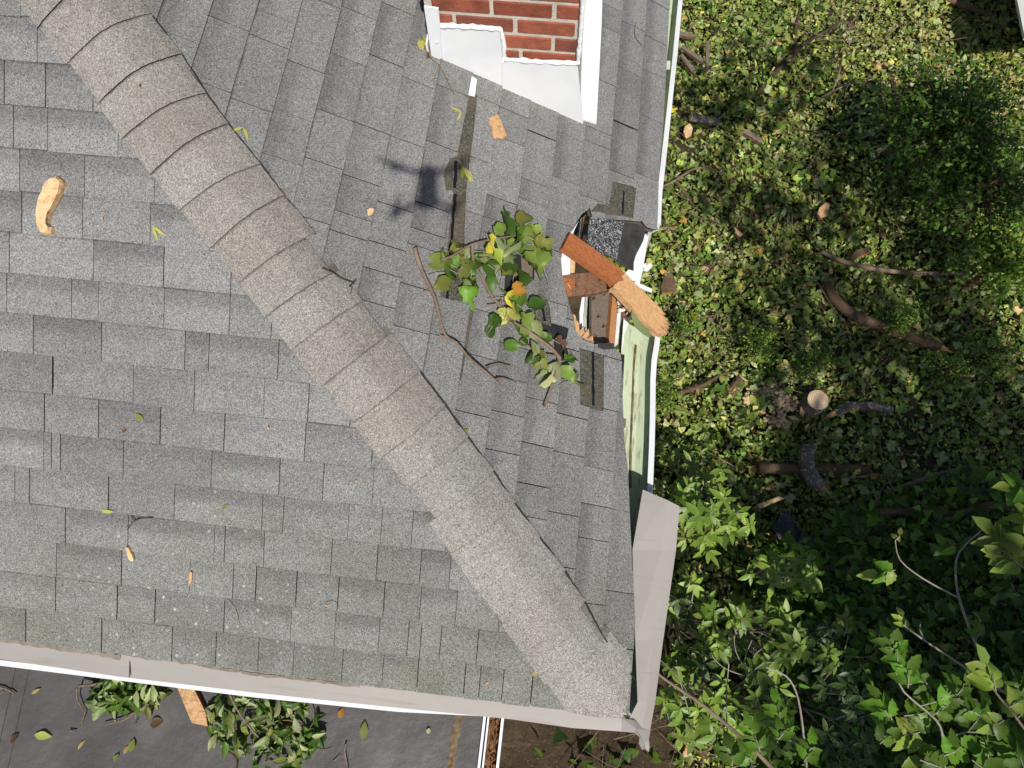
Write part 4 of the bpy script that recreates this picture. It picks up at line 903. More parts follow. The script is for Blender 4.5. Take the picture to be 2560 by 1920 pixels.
single(375, 1810, onz, 26, 10, 'brown', 'oval', 'dark brown seed husk on the flat roof', None, .8); single(325, 1880, onz, 24, 80, 'olive', 'oval', 'small olive husk at the bottom of the flat roof', None, .6); single(310, 1886, onz, 18, 70, 'tan', 'lance', 'tan winged seed at the bottom of the flat roof', None, .5); single(285, 1903, onz, 14, 70, 'olive', 'oval', 'tiny olive bud at the lower edge of the flat roof', None, .7)
single(1069, 1834, onz, 12, 70, 'pale', 'oval', 'tiny white scrap on the right of the flat roof', None, .7); single(78, 1735, onz, 18, 30, 'tan', 'lance', 'tan winged seed near the left gutter corner', None, .4); single(25, 1858, onz, 20, 60, 'brown', 'oval', 'dark brown leaf at the left edge of the flat roof', None, .7); single(195, 1875, onz, 20, 70, 'tan', 'lance', 'thin tan scrap in the middle of the flat roof', None, .3)

# ================================================================== YARD
GY = lambda x, y, h=0.: onz(x, y, GZ+h)
def litter():
    N = 88000; x = rng.uniform(-.1, 4.7, N*1); y = rng.uniform(-1.6, 7.9, N)
    # bare soil: by the front corner, by the far right corner
    keep = ~((y < .15+.3*np.sin(3*x)) & (x < .75)); x, y = x[keep], y[keep]
    keep = ~(((x-4.3)**2/.16+(y-6.9)**2/.6 < 1) & (rng.random(len(x)) < .6)); x, y = x[keep], y[keep]
    n = len(x); hz = .09+.07*np.sin(2.3*x+1)*np.sin(1.9*y)+.05*np.sin(5.3*x-2.1*y)
    z = GZ-.02+rng.random(n)**.8*np.clip(hz, .07, .2)*1.05
    temps = [leaf_geo('tulip', 1, .95, .28, .5, .08) for _ in range(4)]+[leaf_geo('ivy', 1, 1., .3, .4, .08) for _ in range(2)]+[leaf_geo('oval', 1, .5, .35, .5, .06) for _ in range(3)]+[leaf_geo('lance', 1, .30, .4, .4, .06) for _ in range(4)]
    cc = desat(palette(n, ['olive', 'grey', 'light', 'mid', 'dark', 'pale', 'lime', 'palyel', 'yellow', 'orange', 'brown', 'tan'], [24, 12, 22, 20, 7, 5, 10, 4, .4, .45, 2.5, 2])*1.25)
    dry = rng.random(n) < np.clip((x-1.3)*.5, 0, 1)*np.clip((y-4.9)*.8, 0, 1)*.8         # drier, paler leaves at the far end of the yard
    cc[dry] = palette(int(dry.sum()), ['pale', 'palyel', 'tan', 'olive', 'lime'], [5, 3, 2, 3, 2])
    m = batch('leaf_litter', temps, np.stack([x, y, z], 1), rots(n, .42), rng.uniform(.020, .045, n)+rng.random(n)**4*.055, np.clip(cc, 0, 1), 'leaf')
    tag(link('leaf_litter', m), 'thick layer of fallen green leaves over the yard', 'leaf litter', None, 'stuff')
litter()
def cover_plants():
    # low dark vines in the lower right of the yard and a few seedlings on the bare soil
    N = 7000; x = rng.uniform(1.3, 4.6, N); y = rng.uniform(-1.6, 2.2, N); keep = y < 1.9-.5*np.abs(x-3); x, y = x[keep], y[keep]; n = len(x)
    z = GZ+.1+rng.random(n)*.35
    x2 = rng.uniform(-.35, .9, 170); y2 = rng.uniform(-1.5, .3, 170); z2 = GZ+.02+rng.random(170)*.1
    x, y, z = np.r_[x, x2], np.r_[y, y2], np.r_[z, z2]; n = len(x)
    temps = [leaf_geo('ivy', 1, .95, .3, .3, .04) for _ in range(4)]+[leaf_geo('lance', 1, .4, .3, .4, .03) for _ in range(4)]
    m = batch('ground_cover', temps, np.stack([x, y, z], 1), rots(n, .45), rng.uniform(.05, .12, n), palette(n, ['aucd', 'dark', 'mid', 'auc', 'bright'], [3, 6, 6, 4, 1.5]), 'leaf')
    tag(link('ground_cover', m), 'dark green vines and seedlings in the shaded corner of the yard', 'ground cover', None, 'stuff')
cover_plants()
def twig_litter():
    P = []
    for _ in range(520):
        x, y = random.uniform(.1, 4.5), random.uniform(-.8, 7.4); a = random.uniform(0, 6.28); l = random.uniform(.12, .7); z = GZ+random.uniform(.07, .19)
        d = Vector((math.cos(a), math.sin(a), random.uniform(-.1, .1)))*l; p = Vector((x, y, z)); q = p+d*.5+Vector((random.uniform(-.05, .05), random.uniform(-.05, .05), random.uniform(-.02, .04)))*l*2
        r = random.uniform(.0018, .0055); P.append(tube([p, q, p+d], [r, r*.8, r*.4], 5, cap=False))
    v, f = join(*P); tag(link('twig_litter', mesh('twig_litter', v, f, M['twig'])), 'thin twigs tangled in the fallen leaves', 'twigs', None, 'stuff')
twig_litter()
def log(name, label, px, rpx, mat, cat='log', h=.12, end=None, torn=None, sub=3):
    P = [GY(q[0], q[1], (q[2] if len(q) > 2 else h)*.66) for q in px]; d = (P[0]-CAM).length; rr = [r/FPX*d for r in (rpx if isinstance(rpx, list) else [rpx]*len(P))]
    t = empty(name, P[0]); tag(t, label, cat); mk('bark', *tube(P, rr, 12, .05, True, sub), M[mat], t, smooth=False)
    for which, m_ in ((end or [])):
        i, j = (0, 1) if which == 0 else (-1, -2); dd = (P[i]-P[j]).normalized(); mk('cut_end', *tube([P[i]-dd*.004, P[i]+dd*.004], rr[i]*.93, 14), M[m_], t)
    if torn is not None:
        i, j = (0, 1) if torn == 0 else (-1, -2); dd = (P[i]-P[j]).normalized(); S = []
        for k in range(9):
            o = Vector((random.uniform(-1, 1), random.uniform(-1, 1), random.uniform(-.2, 1)))*rr[i]*.55; l = random.uniform(.03, .11); S.append(tube([P[i]+o-dd*.05, P[i]+o+dd*l], [rr[i]*.35, rr[i]*.08], 5))
        mk('torn_end', *join(*S), M['wood_fresh'], t)
    return t
log('stick', 'long pale straight stick lying on the leaves', [(2056, 629), (2110, 655), (2200, 674), (2300, 683), (2420, 682)], [4.5, 5, 5, 4.5, 3.5], 'twig', 'stick', .22)
log('fallen_limb', 'thick curved brown limb with a broken end in mid yard', [(2069, 706), (2085, 745), (2130, 785), (2200, 815), (2268, 840), (2350, 868)], [9, 11, 12, 12, 12, 9], 'bark_brown', 'branch', .2, torn=1)
def stump():
    p = GY(2045, 1000, .27); d = (p-CAM).length; r = 25/FPX*d; base = Vector((p.x, p.y, GZ-.05)); t = empty('tree_stump', base); tag(t, 'freshly cut round stump with pale top in the yard', 'stump')
    mk('bark', *tube([base, base.lerp(p, .3), p], [r*1.35, r*1.08, r], 16, .05), M['bark_grey'], t)
    mk('cut_top', *tube([p-Vector((0, 0, .003)), p+Vector((0, 0, .004))], r*.95, 20, .02), M['rings'], t)
stump()
log('log', 'short cut log with oval pale end beside the sawdust', [(1858, 944, .2), (1840, 965, .12), (1822, 990, .08)], [14, 14, 14], 'bark_brown', end=[(0, 'rings')])
log('log', 'grey log with torn yellow end right of the stump', [(2088, 1032), (2120, 1018), (2170, 1016), (2230, 1024)], [9, 12, 12, 9], 'bark_grey', torn=0)
log('log', 'brown horizontal log lying under the torn black log', [(1895, 1170, .1), (2020, 1172, .1), (2170, 1174, .1)], [13, 14, 13], 'bark_brown')
log('log', 'black and white barked log with pale torn end', [(2018, 1118, .2), (2016, 1160, .24), (2030, 1195, .22), (2050, 1218, .2)], [16, 17, 17, 15], 'bark_grey', torn=1, end=[(1, 'wood_fresh')])
log('stick', 'thin grey stick in the dark part of the yard', [(2232, 1226), (2330, 1190), (2425, 1165)], [5, 4.5, 3], 'twig', 'stick', .25)
log('fallen_limb', 'long brown limb at the right edge above the yellow green leaves', [(2170, 1282), (2330, 1274), (2380, 1287), (2460, 1265), (2580, 1262)], [8, 7, 7, 8, 8], 'bark_brown', 'branch', .35)
log('stick', 'crooked grey limb at the top of the leaf pile', [(1895, 235), (1950, 170), (1985, 145), (1988, 80), (2000, 20)], [6, 6, 5, 4, 3], 'twig_dark', 'stick', .22); log('stick', 'thin side limb running up right from the crooked limb', [(1950, 168), (2010, 110), (2095, 62)], [5, 4, 3], 'twig_dark', 'stick', .22)
log('stick', 'dark stick at the top right corner on the sunny leaves', [(2365, -5), (2420, 18), (2478, 36)], [5, 5, 4], 'bark_brown', 'stick', .18)
log('stick', 'thin arched pale twig in the upper yard', [(2040, 252), (2110, 215), (2180, 198)], [2, 2, 1.5], 'twig', 'stick', .26); log('stick', 'thin twig standing beside the upper leaf pile', [(2080, 230), (2098, 180), (2110, 120)], [2, 2, 1.2], 'twig', 'stick', .26)
log('stick', 'arched brown vine stem beside the white gutter', [(1650, 470), (1690, 450), (1740, 420), (1790, 425)], [3, 3, 3, 2], 'twig', 'stick', .2); log('stick', 'short bent stem below the arched vine by the gutter', [(1692, 455), (1710, 480), (1735, 515)], [4, 4, 3], 'bark_brown', 'stick', .18)
log('stick', 'short stick end poking out beside the dark flap', [(1640, 570), (1690, 571)], [4, 4], 'twig', 'stick', .18); log('stick', 'thin dark stick in the middle of the leaf pile', [(2230, 200), (2250, 330), (2262, 440)], [4, 4, 3], 'twig_dark', 'stick', .22)
log('stick', 'red brown root like stem left of the cut log', [(1690, 985), (1760, 962), (1800, 938), (1850, 925)], [6, 5, 3, 2], 'bark_brown', 'stick', .15)
log('log', 'small pale ended log near the gutter in the upper yard', [(1728, 292, .2), (1760, 300, .15), (1795, 306, .12)], [10, 10, 9], 'bark_grey', end=[(0, 'rings')])
for px, lab in (([(1702, 118), (1708, 112), (1760, 148), (1755, 156)], 'old grey firewood board, upper of the heap by the gutter'),
                ([(1700, 138), (1706, 133), (1738, 172), (1730, 180)], 'old grey firewood board, lower of the heap by the gutter'),
                ([(1766, 104), (1774, 105), (1772, 172), (1764, 172)], 'upright old fence slat beside the firewood boards'),
                ([(1700, 78), (1740, 86), (1738, 94), (1698, 88)], 'short brown board at the top of the firewood heap')):
    V, F, MI = plate([GY(x, y, .17) for x, y in px], .03, (0, 0, 1)); thing_mesh('firewood_board', V, F, [M['wood_grey'], M['wood_brown']], lab, 'board', 'old boards beside the gutter', MI)
def groundchunk(px, mats, lab, h=.12, th=.04, cat='wood'):
    V, F, MI = plate([GY(x, y, h+random.uniform(0, .03)) for x, y in px], th, (0, 0, 1)); thing_mesh('wood_scrap', V, F, [M[m] for m in mats], lab, cat, None, MI)
groundchunk([(1712, 315), (1725, 308), (1732, 320), (1728, 340), (1715, 346), (1709, 330)], ('wood_pale', 'wood_brown'), 'pale split wood lump below the small log'); groundchunk([(1856, 330), (1868, 322), (1904, 345), (1902, 358), (1890, 350)], ('wood_grey', 'wood_brown'), 'grey pointed split wood piece in the upper yard')
groundchunk([(2050, 518), (2066, 505), (2075, 512), (2070, 540), (2052, 545), (2042, 535)], ('wood_fresh', 'wood_brown'), 'orange split wood lump in the middle of the leaf pile'); groundchunk([(1836, 566), (1846, 575), (1858, 586), (1850, 592), (1838, 582)], ('wood_pale', 'wood_brown'), 'small pale wood scrap left of the mid yard')
groundchunk([(1662, 690), (1678, 680), (1688, 700), (1690, 730), (1655, 732), (1652, 715)], ('bark_brown', 'wood_orange'), 'brown bark slab beside the broken board tip'); groundchunk([(2128, 640), (2140, 625), (2172, 618), (2176, 630), (2150, 640), (2134, 651)], ('bark_brown', 'wood_orange'), 'red brown bark slab above the long stick')
groundchunk([(2188, 376), (2200, 368), (2225, 360), (2215, 372), (2198, 382)], ('wood_pale', 'wood_brown'), 'pale torn wood tip in the dark leaves'); groundchunk([(1890, 1262), (1950, 1240), (1962, 1246), (1900, 1272)], ('wood_pale', 'bark_brown'), 'pale stripped stick end above the glossy shrub')
groundchunk([(2408, 934), (2438, 938), (2434, 944), (2408, 940)], ('wood_pale', 'wood_brown'), 'small pale wood splinter at the right of the yard'); groundchunk([(2252, 1152), (2262, 1148), (2268, 1166), (2256, 1172)], ('sawdust', 'wood_brown'), 'small pale stone like chip in the dark yard')
def sawdust():
    P = []
    for cx_, cy_, n_, r_ in ((1890, 985, 60, 20), (1935, 995, 110, 30), (1925, 962, 40, 14), (1965, 1012, 50, 16), (1940, 1045, 45, 20)):
        for _ in range(n_):
            c = GY(random.gauss(cx_, r_*.8), random.gauss(cy_, r_*.55), random.uniform(.09, .15)); r = random.uniform(.008, .026); k = random.uniform(0, 6.28)
            V = [c+Vector((math.cos(k+q*1.05)*r*random.uniform(.6, 1.2), math.sin(k+q*1.05)*r*random.uniform(.6, 1.2), random.uniform(-.006, .006))) for q in range(6)]+[c+Vector((0, 0, .008))]
            P.append((V, [(q, (q+1) % 6, 6) for q in range(6)]))
    v, f = join(*P); tag(link('sawdust', mesh('sawdust', v, f, M['sawdust'])), 'pale sawdust scattered left of the stump', 'sawdust', None, 'stuff')
sawdust()
V, F, MI = plate([GY(x, y, .3+random.uniform(-.05, .05)) for x, y in [(1930, 1320), (1955, 1285), (1975, 1280), (1985, 1310), (2005, 1330), (2030, 1345), (2050, 1360), (1990, 1365), (1950, 1350)]], .02, (0, 0, 1)); thing_mesh('plastic_sheet', V, F, M['black_plastic'], 'crumpled black plastic sheet in the shade beside the shrub', 'plastic sheet')
V, F, MI = plate([GY(x, y, .14) for x, y in [(1608, 662), (1622, 652), (1632, 664), (1620, 678), (1606, 676)]], .01, (0, 0, 1)); thing_mesh('paper_scrap', V, F, M['white_metal'], 'small white scrap on the leaves beside the torn gutter', 'scrap')
V, F, MI = plate([GY(x, y, .6) for x, y in [(1858, 1328), (1874, 1312), (1878, 1316), (1866, 1332)]], .01, (0, 0, 1)); thing_mesh('paper_scrap', V, F, M['white_dirty'], 'tiny white scrap at the edge of the glossy shrub', 'scrap')
for (x_, y_), lab_ in (((1985, 1045), 'pale wood chip just left of the stump foot'), ((2005, 1030), 'pale wood chip touching the stump foot'), ((1962, 1065), 'pale wood chip below the sawdust patch'), ((2018, 1065), 'orange wood chip below the stump'), ((1935, 1055), 'long pale wood chip under the sawdust patch'), ((1905, 1030), 'pale wood chip at the lower left of the sawdust patch')):
    a_ = random.uniform(0, 3.14); l_ = random.uniform(9, 16); c_, s_ = math.cos(a_)*l_, math.sin(a_)*l_
    groundchunk([(x_-c_, y_-s_), (x_-s_*.35, y_+c_*.35), (x_+c_*.6, y_+s_*.6+3), (x_+c_, y_+s_), (x_+s_*.4, y_-c_*.4)], ('wood_pale', 'wood_fresh'), lab_, .12, .02, 'wood chip')
# white shed corner at the far right
SZ = -2.25
q0, q1 = onz(2543, 0, SZ), onz(2562, 92, SZ); dq = (q0-q1).normalized(); nq = Vector((dq.y, -dq.x, 0))
shed = empty('garden_shed', q0+nq*1.4+Vector((0, 0, GZ-SZ))); tag(shed, 'low pale grey shed roof corner at the top right edge', 'shed')
rf = [q1, q1+nq*2.2+Vector((0, 0, .5)), q1+nq*2.2+dq*2.6+Vector((0, 0, .5)), q1+dq*2.6]
part('roof', plate(rf, .04, (nq*-.2+Vector((0, 0, 1))))[:2], M['siding'], shed)
w0 = q1+nq*.75+dq*.1; w1 = q1+nq*2.0+dq*.1; w2 = w1+dq*2.3; w3 = w0+dq*2.3
part('wall', ([Vector((p.x, p.y, GZ-.1)) for p in (w0, w1, w2, w3)]+[Vector((p.x, p.y, z)) for p, z in ((w0, SZ+.12), (w1, SZ+.4), (w2, SZ+.4), (w3, SZ+.12))], [(0, 1, 5, 4), (1, 2, 6, 5), (2, 3, 7, 6), (3, 0, 4, 7)]), M['siding'], shed)

# --- glossy speckled shrubs
def shrub(cx, cy, rad_px, n, label, zc, pal=('auc', 'aucl', 'auc', 'auc', 'aucl'), size=(.095, .15)):
    c = onz(cx, cy, zc); base = Vector((c.x+.05, c.y+.05, GZ-.03)); t = empty('speckled_shrub', base); tag(t, label, 'shrub', 'glossy speckled shrubs along the house corner')
    heads = []
    for k in range(n):
        a, r = random.uniform(0, 6.28), math.sqrt(random.random()); x, y = cx+math.cos(a)*r*rad_px[0], cy+math.sin(a)*r*rad_px[1]
        z = zc-.55*random.random()**1.3*(.4+r*.8); p = onz(x, y, z)
        if p.x < .27: continue
        heads.append(p)
    P = []
    for p in heads:
        m = base.lerp(p, .55)+Vector((random.uniform(-.1, .1), random.uniform(-.1, .1), .1)); P.append(tube([base, m, p], [.011, .007, .004], 5, cap=False))
    if P: mk('stems', *join(*P), M['twig_pale'], t)
    for p in heads:
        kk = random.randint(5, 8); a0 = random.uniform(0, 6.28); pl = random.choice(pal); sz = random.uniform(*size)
        tb = Matrix.Rotation(random.uniform(-.3, .3), 3, 'X') @ Matrix.Rotation(random.uniform(-.3, .3), 3, 'Y')
        for q in range(kk):
            a = a0+q*6.283/kk+random.uniform(-.3, .3); add_leaf(t, p-Vector((0, 0, .012*q)), sz*.86*random.uniform(.7, 1.15), a, pl, 'lance', .35, random.uniform(-.35, .55), 'aucuba', .36, .3, .35, tb)
    return t
shrub(1790, 1260, (120, 95), 26, 'sunlit glossy shrub beside the lifted gutter cover top', -1.9)
shrub(1735, 1300, (60, 120), 14, 'glossy shrub pressed against the lifted gutter cover', -1.75, ('aucl', 'auc', 'auc'))
shrub(1960, 1420, (95, 50), 12, 'small sunlit glossy shrub under the black plastic sheet', -2.0, ('aucl', 'auc'))
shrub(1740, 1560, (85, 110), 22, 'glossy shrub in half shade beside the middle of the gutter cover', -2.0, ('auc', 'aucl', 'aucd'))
shrub(1900, 1600, (110, 100), 24, 'glossy shrub with narrow leaves in the middle of the shrub row', -2.0, ('auc', 'aucl', 'auc'))
shrub(1730, 1760, (90, 110), 24, 'sunlit glossy shrub right of the crumpled gutter corner', -1.95, ('aucl', 'auc', 'auc'))
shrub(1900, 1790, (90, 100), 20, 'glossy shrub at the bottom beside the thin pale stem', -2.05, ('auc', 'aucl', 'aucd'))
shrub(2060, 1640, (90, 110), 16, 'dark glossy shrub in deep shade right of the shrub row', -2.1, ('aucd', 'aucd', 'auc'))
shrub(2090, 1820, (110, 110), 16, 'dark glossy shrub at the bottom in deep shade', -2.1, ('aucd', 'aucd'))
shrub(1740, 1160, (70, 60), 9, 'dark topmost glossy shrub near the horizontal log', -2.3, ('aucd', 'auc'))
# --- evergreen shrubs with small leaves
def evergreen(px, rad, n, label, z0, cols, wts, sz=(.018, .035), group='small leaved evergreen shrubs'):
    c = onz(*px, z0); base = Vector((c.x, c.y, GZ-.03)); t = empty('evergreen_shrub', base); tag(t, label, 'shrub', group)
    mk('trunk', *tube([base, base+Vector((.02, .02, .4)), c], [.03, .022, .008], 7), M['bark_brown'], t)
    sp, P = [], []
    for k in range(n//26):
        a = random.uniform(0, 6.28); r = random.random()**.6*rad; tip = c+Vector((math.cos(a)*r, math.sin(a)*r*1.1, -.5*(r/rad)**2*rad+random.uniform(-.25, .2))); root = base.lerp(c, random.uniform(.4, .95))
        P.append(tube([root, root.lerp(tip, .6)+Vector((0, 0, .04)), tip], [.006, .004, .0015], 4, cap=False))
        for q in range(26):
            u = random.uniform(.45, 1.05); sp.append(root.lerp(tip, u)+Vector((random.gauss(0, .035), random.gauss(0, .035), random.gauss(0, .03)+.04*math.sin(u*3.1))))
    mk('branches', *join(*P), M['bark_brown'], t); N = len(sp); off = np.array(base)
    m = batch('foliage', [leaf_geo('oval', 1, .55, .3, .2, .02) for _ in range(3)], np.array([tuple(p) for p in sp])-off, rots(N, .6), rng.uniform(*sz, N), palette(N, cols, wts), 'leaf'); link('foliage', m, t)
evergreen((2420, 260), .70, 4600, 'large dark evergreen shrub in the upper right of the yard', -1.9, ['dark', 'mid', 'bright', 'aucd'], [5, 4, 1.5, 2], (.03, .055))
evergreen((2500, 440), .55, 3000, 'dark evergreen shrub at the right edge below the large one', -2.1, ['dark', 'mid', 'bright', 'lime'], [4, 4, 2, .6], (.03, .055))
evergreen((2545, 620), .35, 1700, 'yellow green evergreen shrub at the right edge', -2.2, ['lime', 'bright', 'light', 'mid'], [3, 3, 2, 1], (.03, .055))
for px, r, n, lab in (((2262, 790), .13, 700, 'small bright green seedling beside the curved limb'), ((1660, 990), .13, 600, 'bright feathery seedling beside the white gutter lip'), ((1720, 805), .11, 420, 'light green seedling below the broken board tip'), ((2380, 910), .2, 700, 'green seedling tuft at the right of the yard'), ((1890, 870), .18, 600, 'dark green seedling tuft above the sawdust'), ((2480, 880), .22, 800, 'dark green seedling tuft near the right edge'), ((2050, 900), .16, 420, 'dark green seedling tuft above the stump')):
    evergreen(px, r, n, lab, -2.65, ['bright', 'lime', 'mid'], [3, 1.5, 2], (.015, .028), 'small seedlings among the fallen leaves')
# --- thin saplings with large leaves at the lower right
def sapling(label, stems, clusters, mat='twig_pale', z=-1.2, kind='lobed', W=.6):
    t = empty('sapling', onz(stems[0][0][0][0], stems[0][0][0][1], z)); tag(t, label, 'sapling')
    for i, (px, r0, r1) in enumerate(stems):
        P = [onz(q[0], q[1], q[2] if len(q) > 2 else z) for q in px]; n = len(P); d = (P[0]-CAM).length
        mk('stem' if i == 0 else 'twig', *tube(P, [(r0+(r1-r0)*k/(n-1))/FPX*d for k in range(n)], 7, .05, True, 3), M[mat], t, smooth=True)
    for (cx, cy, ang, n, size, pal) in clusters:      # one compound leaf: leaflets along a stalk
        a = R_(ang); d = (math.cos(a), -math.sin(a)); L = size*n*.15; zz = z+random.uniform(-.05, .1)
        A = onz(cx, cy, zz); Bp = onz(cx+d[0]*L, cy+d[1]*L, zz-.03); mk('leaf_stalk', *tube([A, A.lerp(Bp, .5)+Vector((0, 0, .02)), Bp], [.003, .0025, .0015], 5), M['twig_pale'], t)
        sc = size*.62/FPX*(A-CAM).length
        for q in range(n):
            u = (q//2)/max(1, (n-1)//2); sd = 1 if q % 2 else -1
            if q == n-1 and n % 2: sd = 0; u = 1
            p = A.lerp(Bp, .15+.85*u); add_leaf(t, p, sc*random.uniform(.8, 1.15), R_(ang+6.6)+sd*random.uniform(.7, 1.15), random.choice(pal), kind, .45, random.uniform(-.2, .4), 'leaf', W, .4, .45)
G1 = ['mid', 'bright', 'bright', 'mid']; G2 = ['light', 'lime', 'olive']; G3 = ['bright', 'light']
sapling('long grey sapling stem slanting from the gutter corner', [([(1630, 1670), (1665, 1700), (1760, 1765), (1860, 1850), (1945, 1935)], 3, 5), ([(1640, 1640), (1700, 1700), (1730, 1760)], 1.2, 1.5), ([(1680, 1830), (1750, 1880), (1790, 1850), (1810, 1780)], 1.2, 1.5), ([(1760, 1890), (1752, 1935)], 1.5, 1.5)], [(1900, 1880, 110, 7, 62, G1), (1880, 1900, 150, 5, 60, G1), (1830, 1915, 95, 5, 60, G1)], 'twig', -1.5)
sapling('fan of thin straw coloured stems in the middle of the shrub row', [([(1870, 1700), (1862, 1650), (1880, 1600)], 1.3, .8), ([(1868, 1690), (1885, 1640), (1915, 1615)], 1.2, .8), ([(1866, 1680), (1840, 1630), (1835, 1590)], 1.2, .8), ([(1872, 1690), (1905, 1660), (1945, 1655)], 1.2, .8), ([(1862, 1690), (1810, 1670), (1780, 1640)], 1.2, .8), ([(1818, 1830), (1816, 1740), (1822, 1660)], 1.6, 1.2), ([(1725, 1790), (1700, 1700), (1690, 1650)], 1.3, 1.)], [], 'twig_pale', -1.75)
sapling('thin pale curved stem left of the dark shade', [([(1915, 1668), (1965, 1690), (1990, 1730), (2003, 1790), (2012, 1870), (2018, 1935)], 1.6, 2.6), ([(2008, 1862), (1970, 1850), (1940, 1845)], 1.2, 1.2)], [(1950, 1800, 100, 5, 56, G1), (1945, 1850, 60, 5, 52, G1), (2010, 1905, 70, 5, 60, G1)], 'twig_pale', -1.4)
sapling('tall thin sapling stem curving up the dark shade', [([(2475, 1680), (2440, 1610), (2402, 1510), (2389, 1440), (2398, 1380), (2455, 1325)], 3.2, 1.4), ([(2396, 1494), (2310, 1448), (2250, 1400), (2238, 1350)], 2, 1.1), ([(2440, 1600), (2450, 1550), (2432, 1530)], 1.4, 1.)], [(2240, 1350, 60, 3, 34, G2), (2238, 1425, 190, 5, 58, G3), (2390, 1370, 170, 4, 44, G1), (2445, 1590, 95, 2, 46, G1)], 'twig_pale', -1.2)
sapling('sapling stem slanting to the right frame edge', [([(2258, 1562), (2310, 1600), (2400, 1660), (2450, 1695), (2580, 1770)], 1.6, 3.2), ([(2312, 1600), (2300, 1575), (2301, 1560)], 1.4, 1)], [(2262, 1570, 100, 5, 40, G2)], 'twig_pale', -1.1)
sapling('broad leaved sapling at the bottom right with many green leaves', [([(2362, 1935), (2357, 1850), (2340, 1800), (2260, 1730), (2240, 1680)], 3, 1.4), ([(2357, 1850), (2420, 1830), (2500, 1840), (2570, 1870)], 1.6, 2.2), ([(2300, 1765), (2360, 1745), (2400, 1700)], 1.4, 1.2)],
        [(2245, 1660, 105, 7, 58, G1), (2270, 1720, 95, 7, 66, G1), (2230, 1800, 120, 5, 74, G1), (2260, 1790, 10, 7, 70, G1), (2330, 1790, 40, 7, 70, G1), (2300, 1830, 190, 5, 66, G2), (2360, 1890, 30, 5, 66, G1), (2350, 1880, 200, 5, 66, G3), (2420, 1830, 60, 7, 72, G1), (2480, 1850, -20, 7, 78, G1), (2430, 1900, -40, 7, 74, G1), (2530, 1880, 10, 7, 78, ['mid', 'dark']), (2400, 1770, 100, 5, 60, G1), (2540, 1800, 60, 5, 66, G1), (2390, 1740, 60, 5, 52, ['mid']), (2300, 1900, -20, 7, 60, ['mid', 'dark']), (2470, 1900, 100, 7, 60, G1), (2560, 1920, 120, 7, 66, G1), (2200, 1860, 60, 5, 56, ['mid', 'dark']), (2330, 1730, 130, 7, 56, G1), (2450, 1790, 150, 5, 56, G1), (2560, 1750, 100, 5, 60, G1)], 'twig_pale', -.9, 'lobed', .66)
sapling('yellow green leaf sprig at the right edge of the deep shade', [([(2600, 1450), (2540, 1400), (2500, 1370)], 2.6, 1.4)], [(2530, 1395, 130, 7, 72, G2), (2560, 1400, 80, 5, 74, G2), (2560, 1420, 150, 7, 66, G2), (2590, 1330, 120, 5, 66, G2)], 'twig', -.7, 'oval', .6)
sapling('bright green leaf sprig at the right edge above the limb', [([(2610, 1240), (2570, 1225), (2540, 1215)], 2.2, 1.2)], [(2575, 1225, 175, 5, 62, ['bright', 'light'])], 'twig', -.7, 'oval', .6)
sapling('yellow tinted leaf sprig in the lower right corner', [([(2600, 1880), (2545, 1800), (2500, 1745), (2478, 1715)], 2.6, 1.4)], [(2490, 1730, 110, 7, 66, ['lime', 'light', 'light']), (2520, 1770, 40, 5, 56, ['light']), (2510, 1800, 200, 5, 52, ['light', 'mid'])], 'twig', -.6, 'oval', .7)
sapling('fine leaved sprig in deep shade at mid right', [([(2120, 1590), (2105, 1640), (2060, 1700)], 1.2, 1.2), ([(2110, 1640), (2180, 1640), (2200, 1600)], 1, 1)], [(2110, 1590, 80, 7, 44, ['olive', 'mid']), (2185, 1620, 70, 7, 44, ['olive', 'mid']), (2150, 1660, -60, 5, 44, ['mid'])], 'twig', -1.5, 'lance', .38)

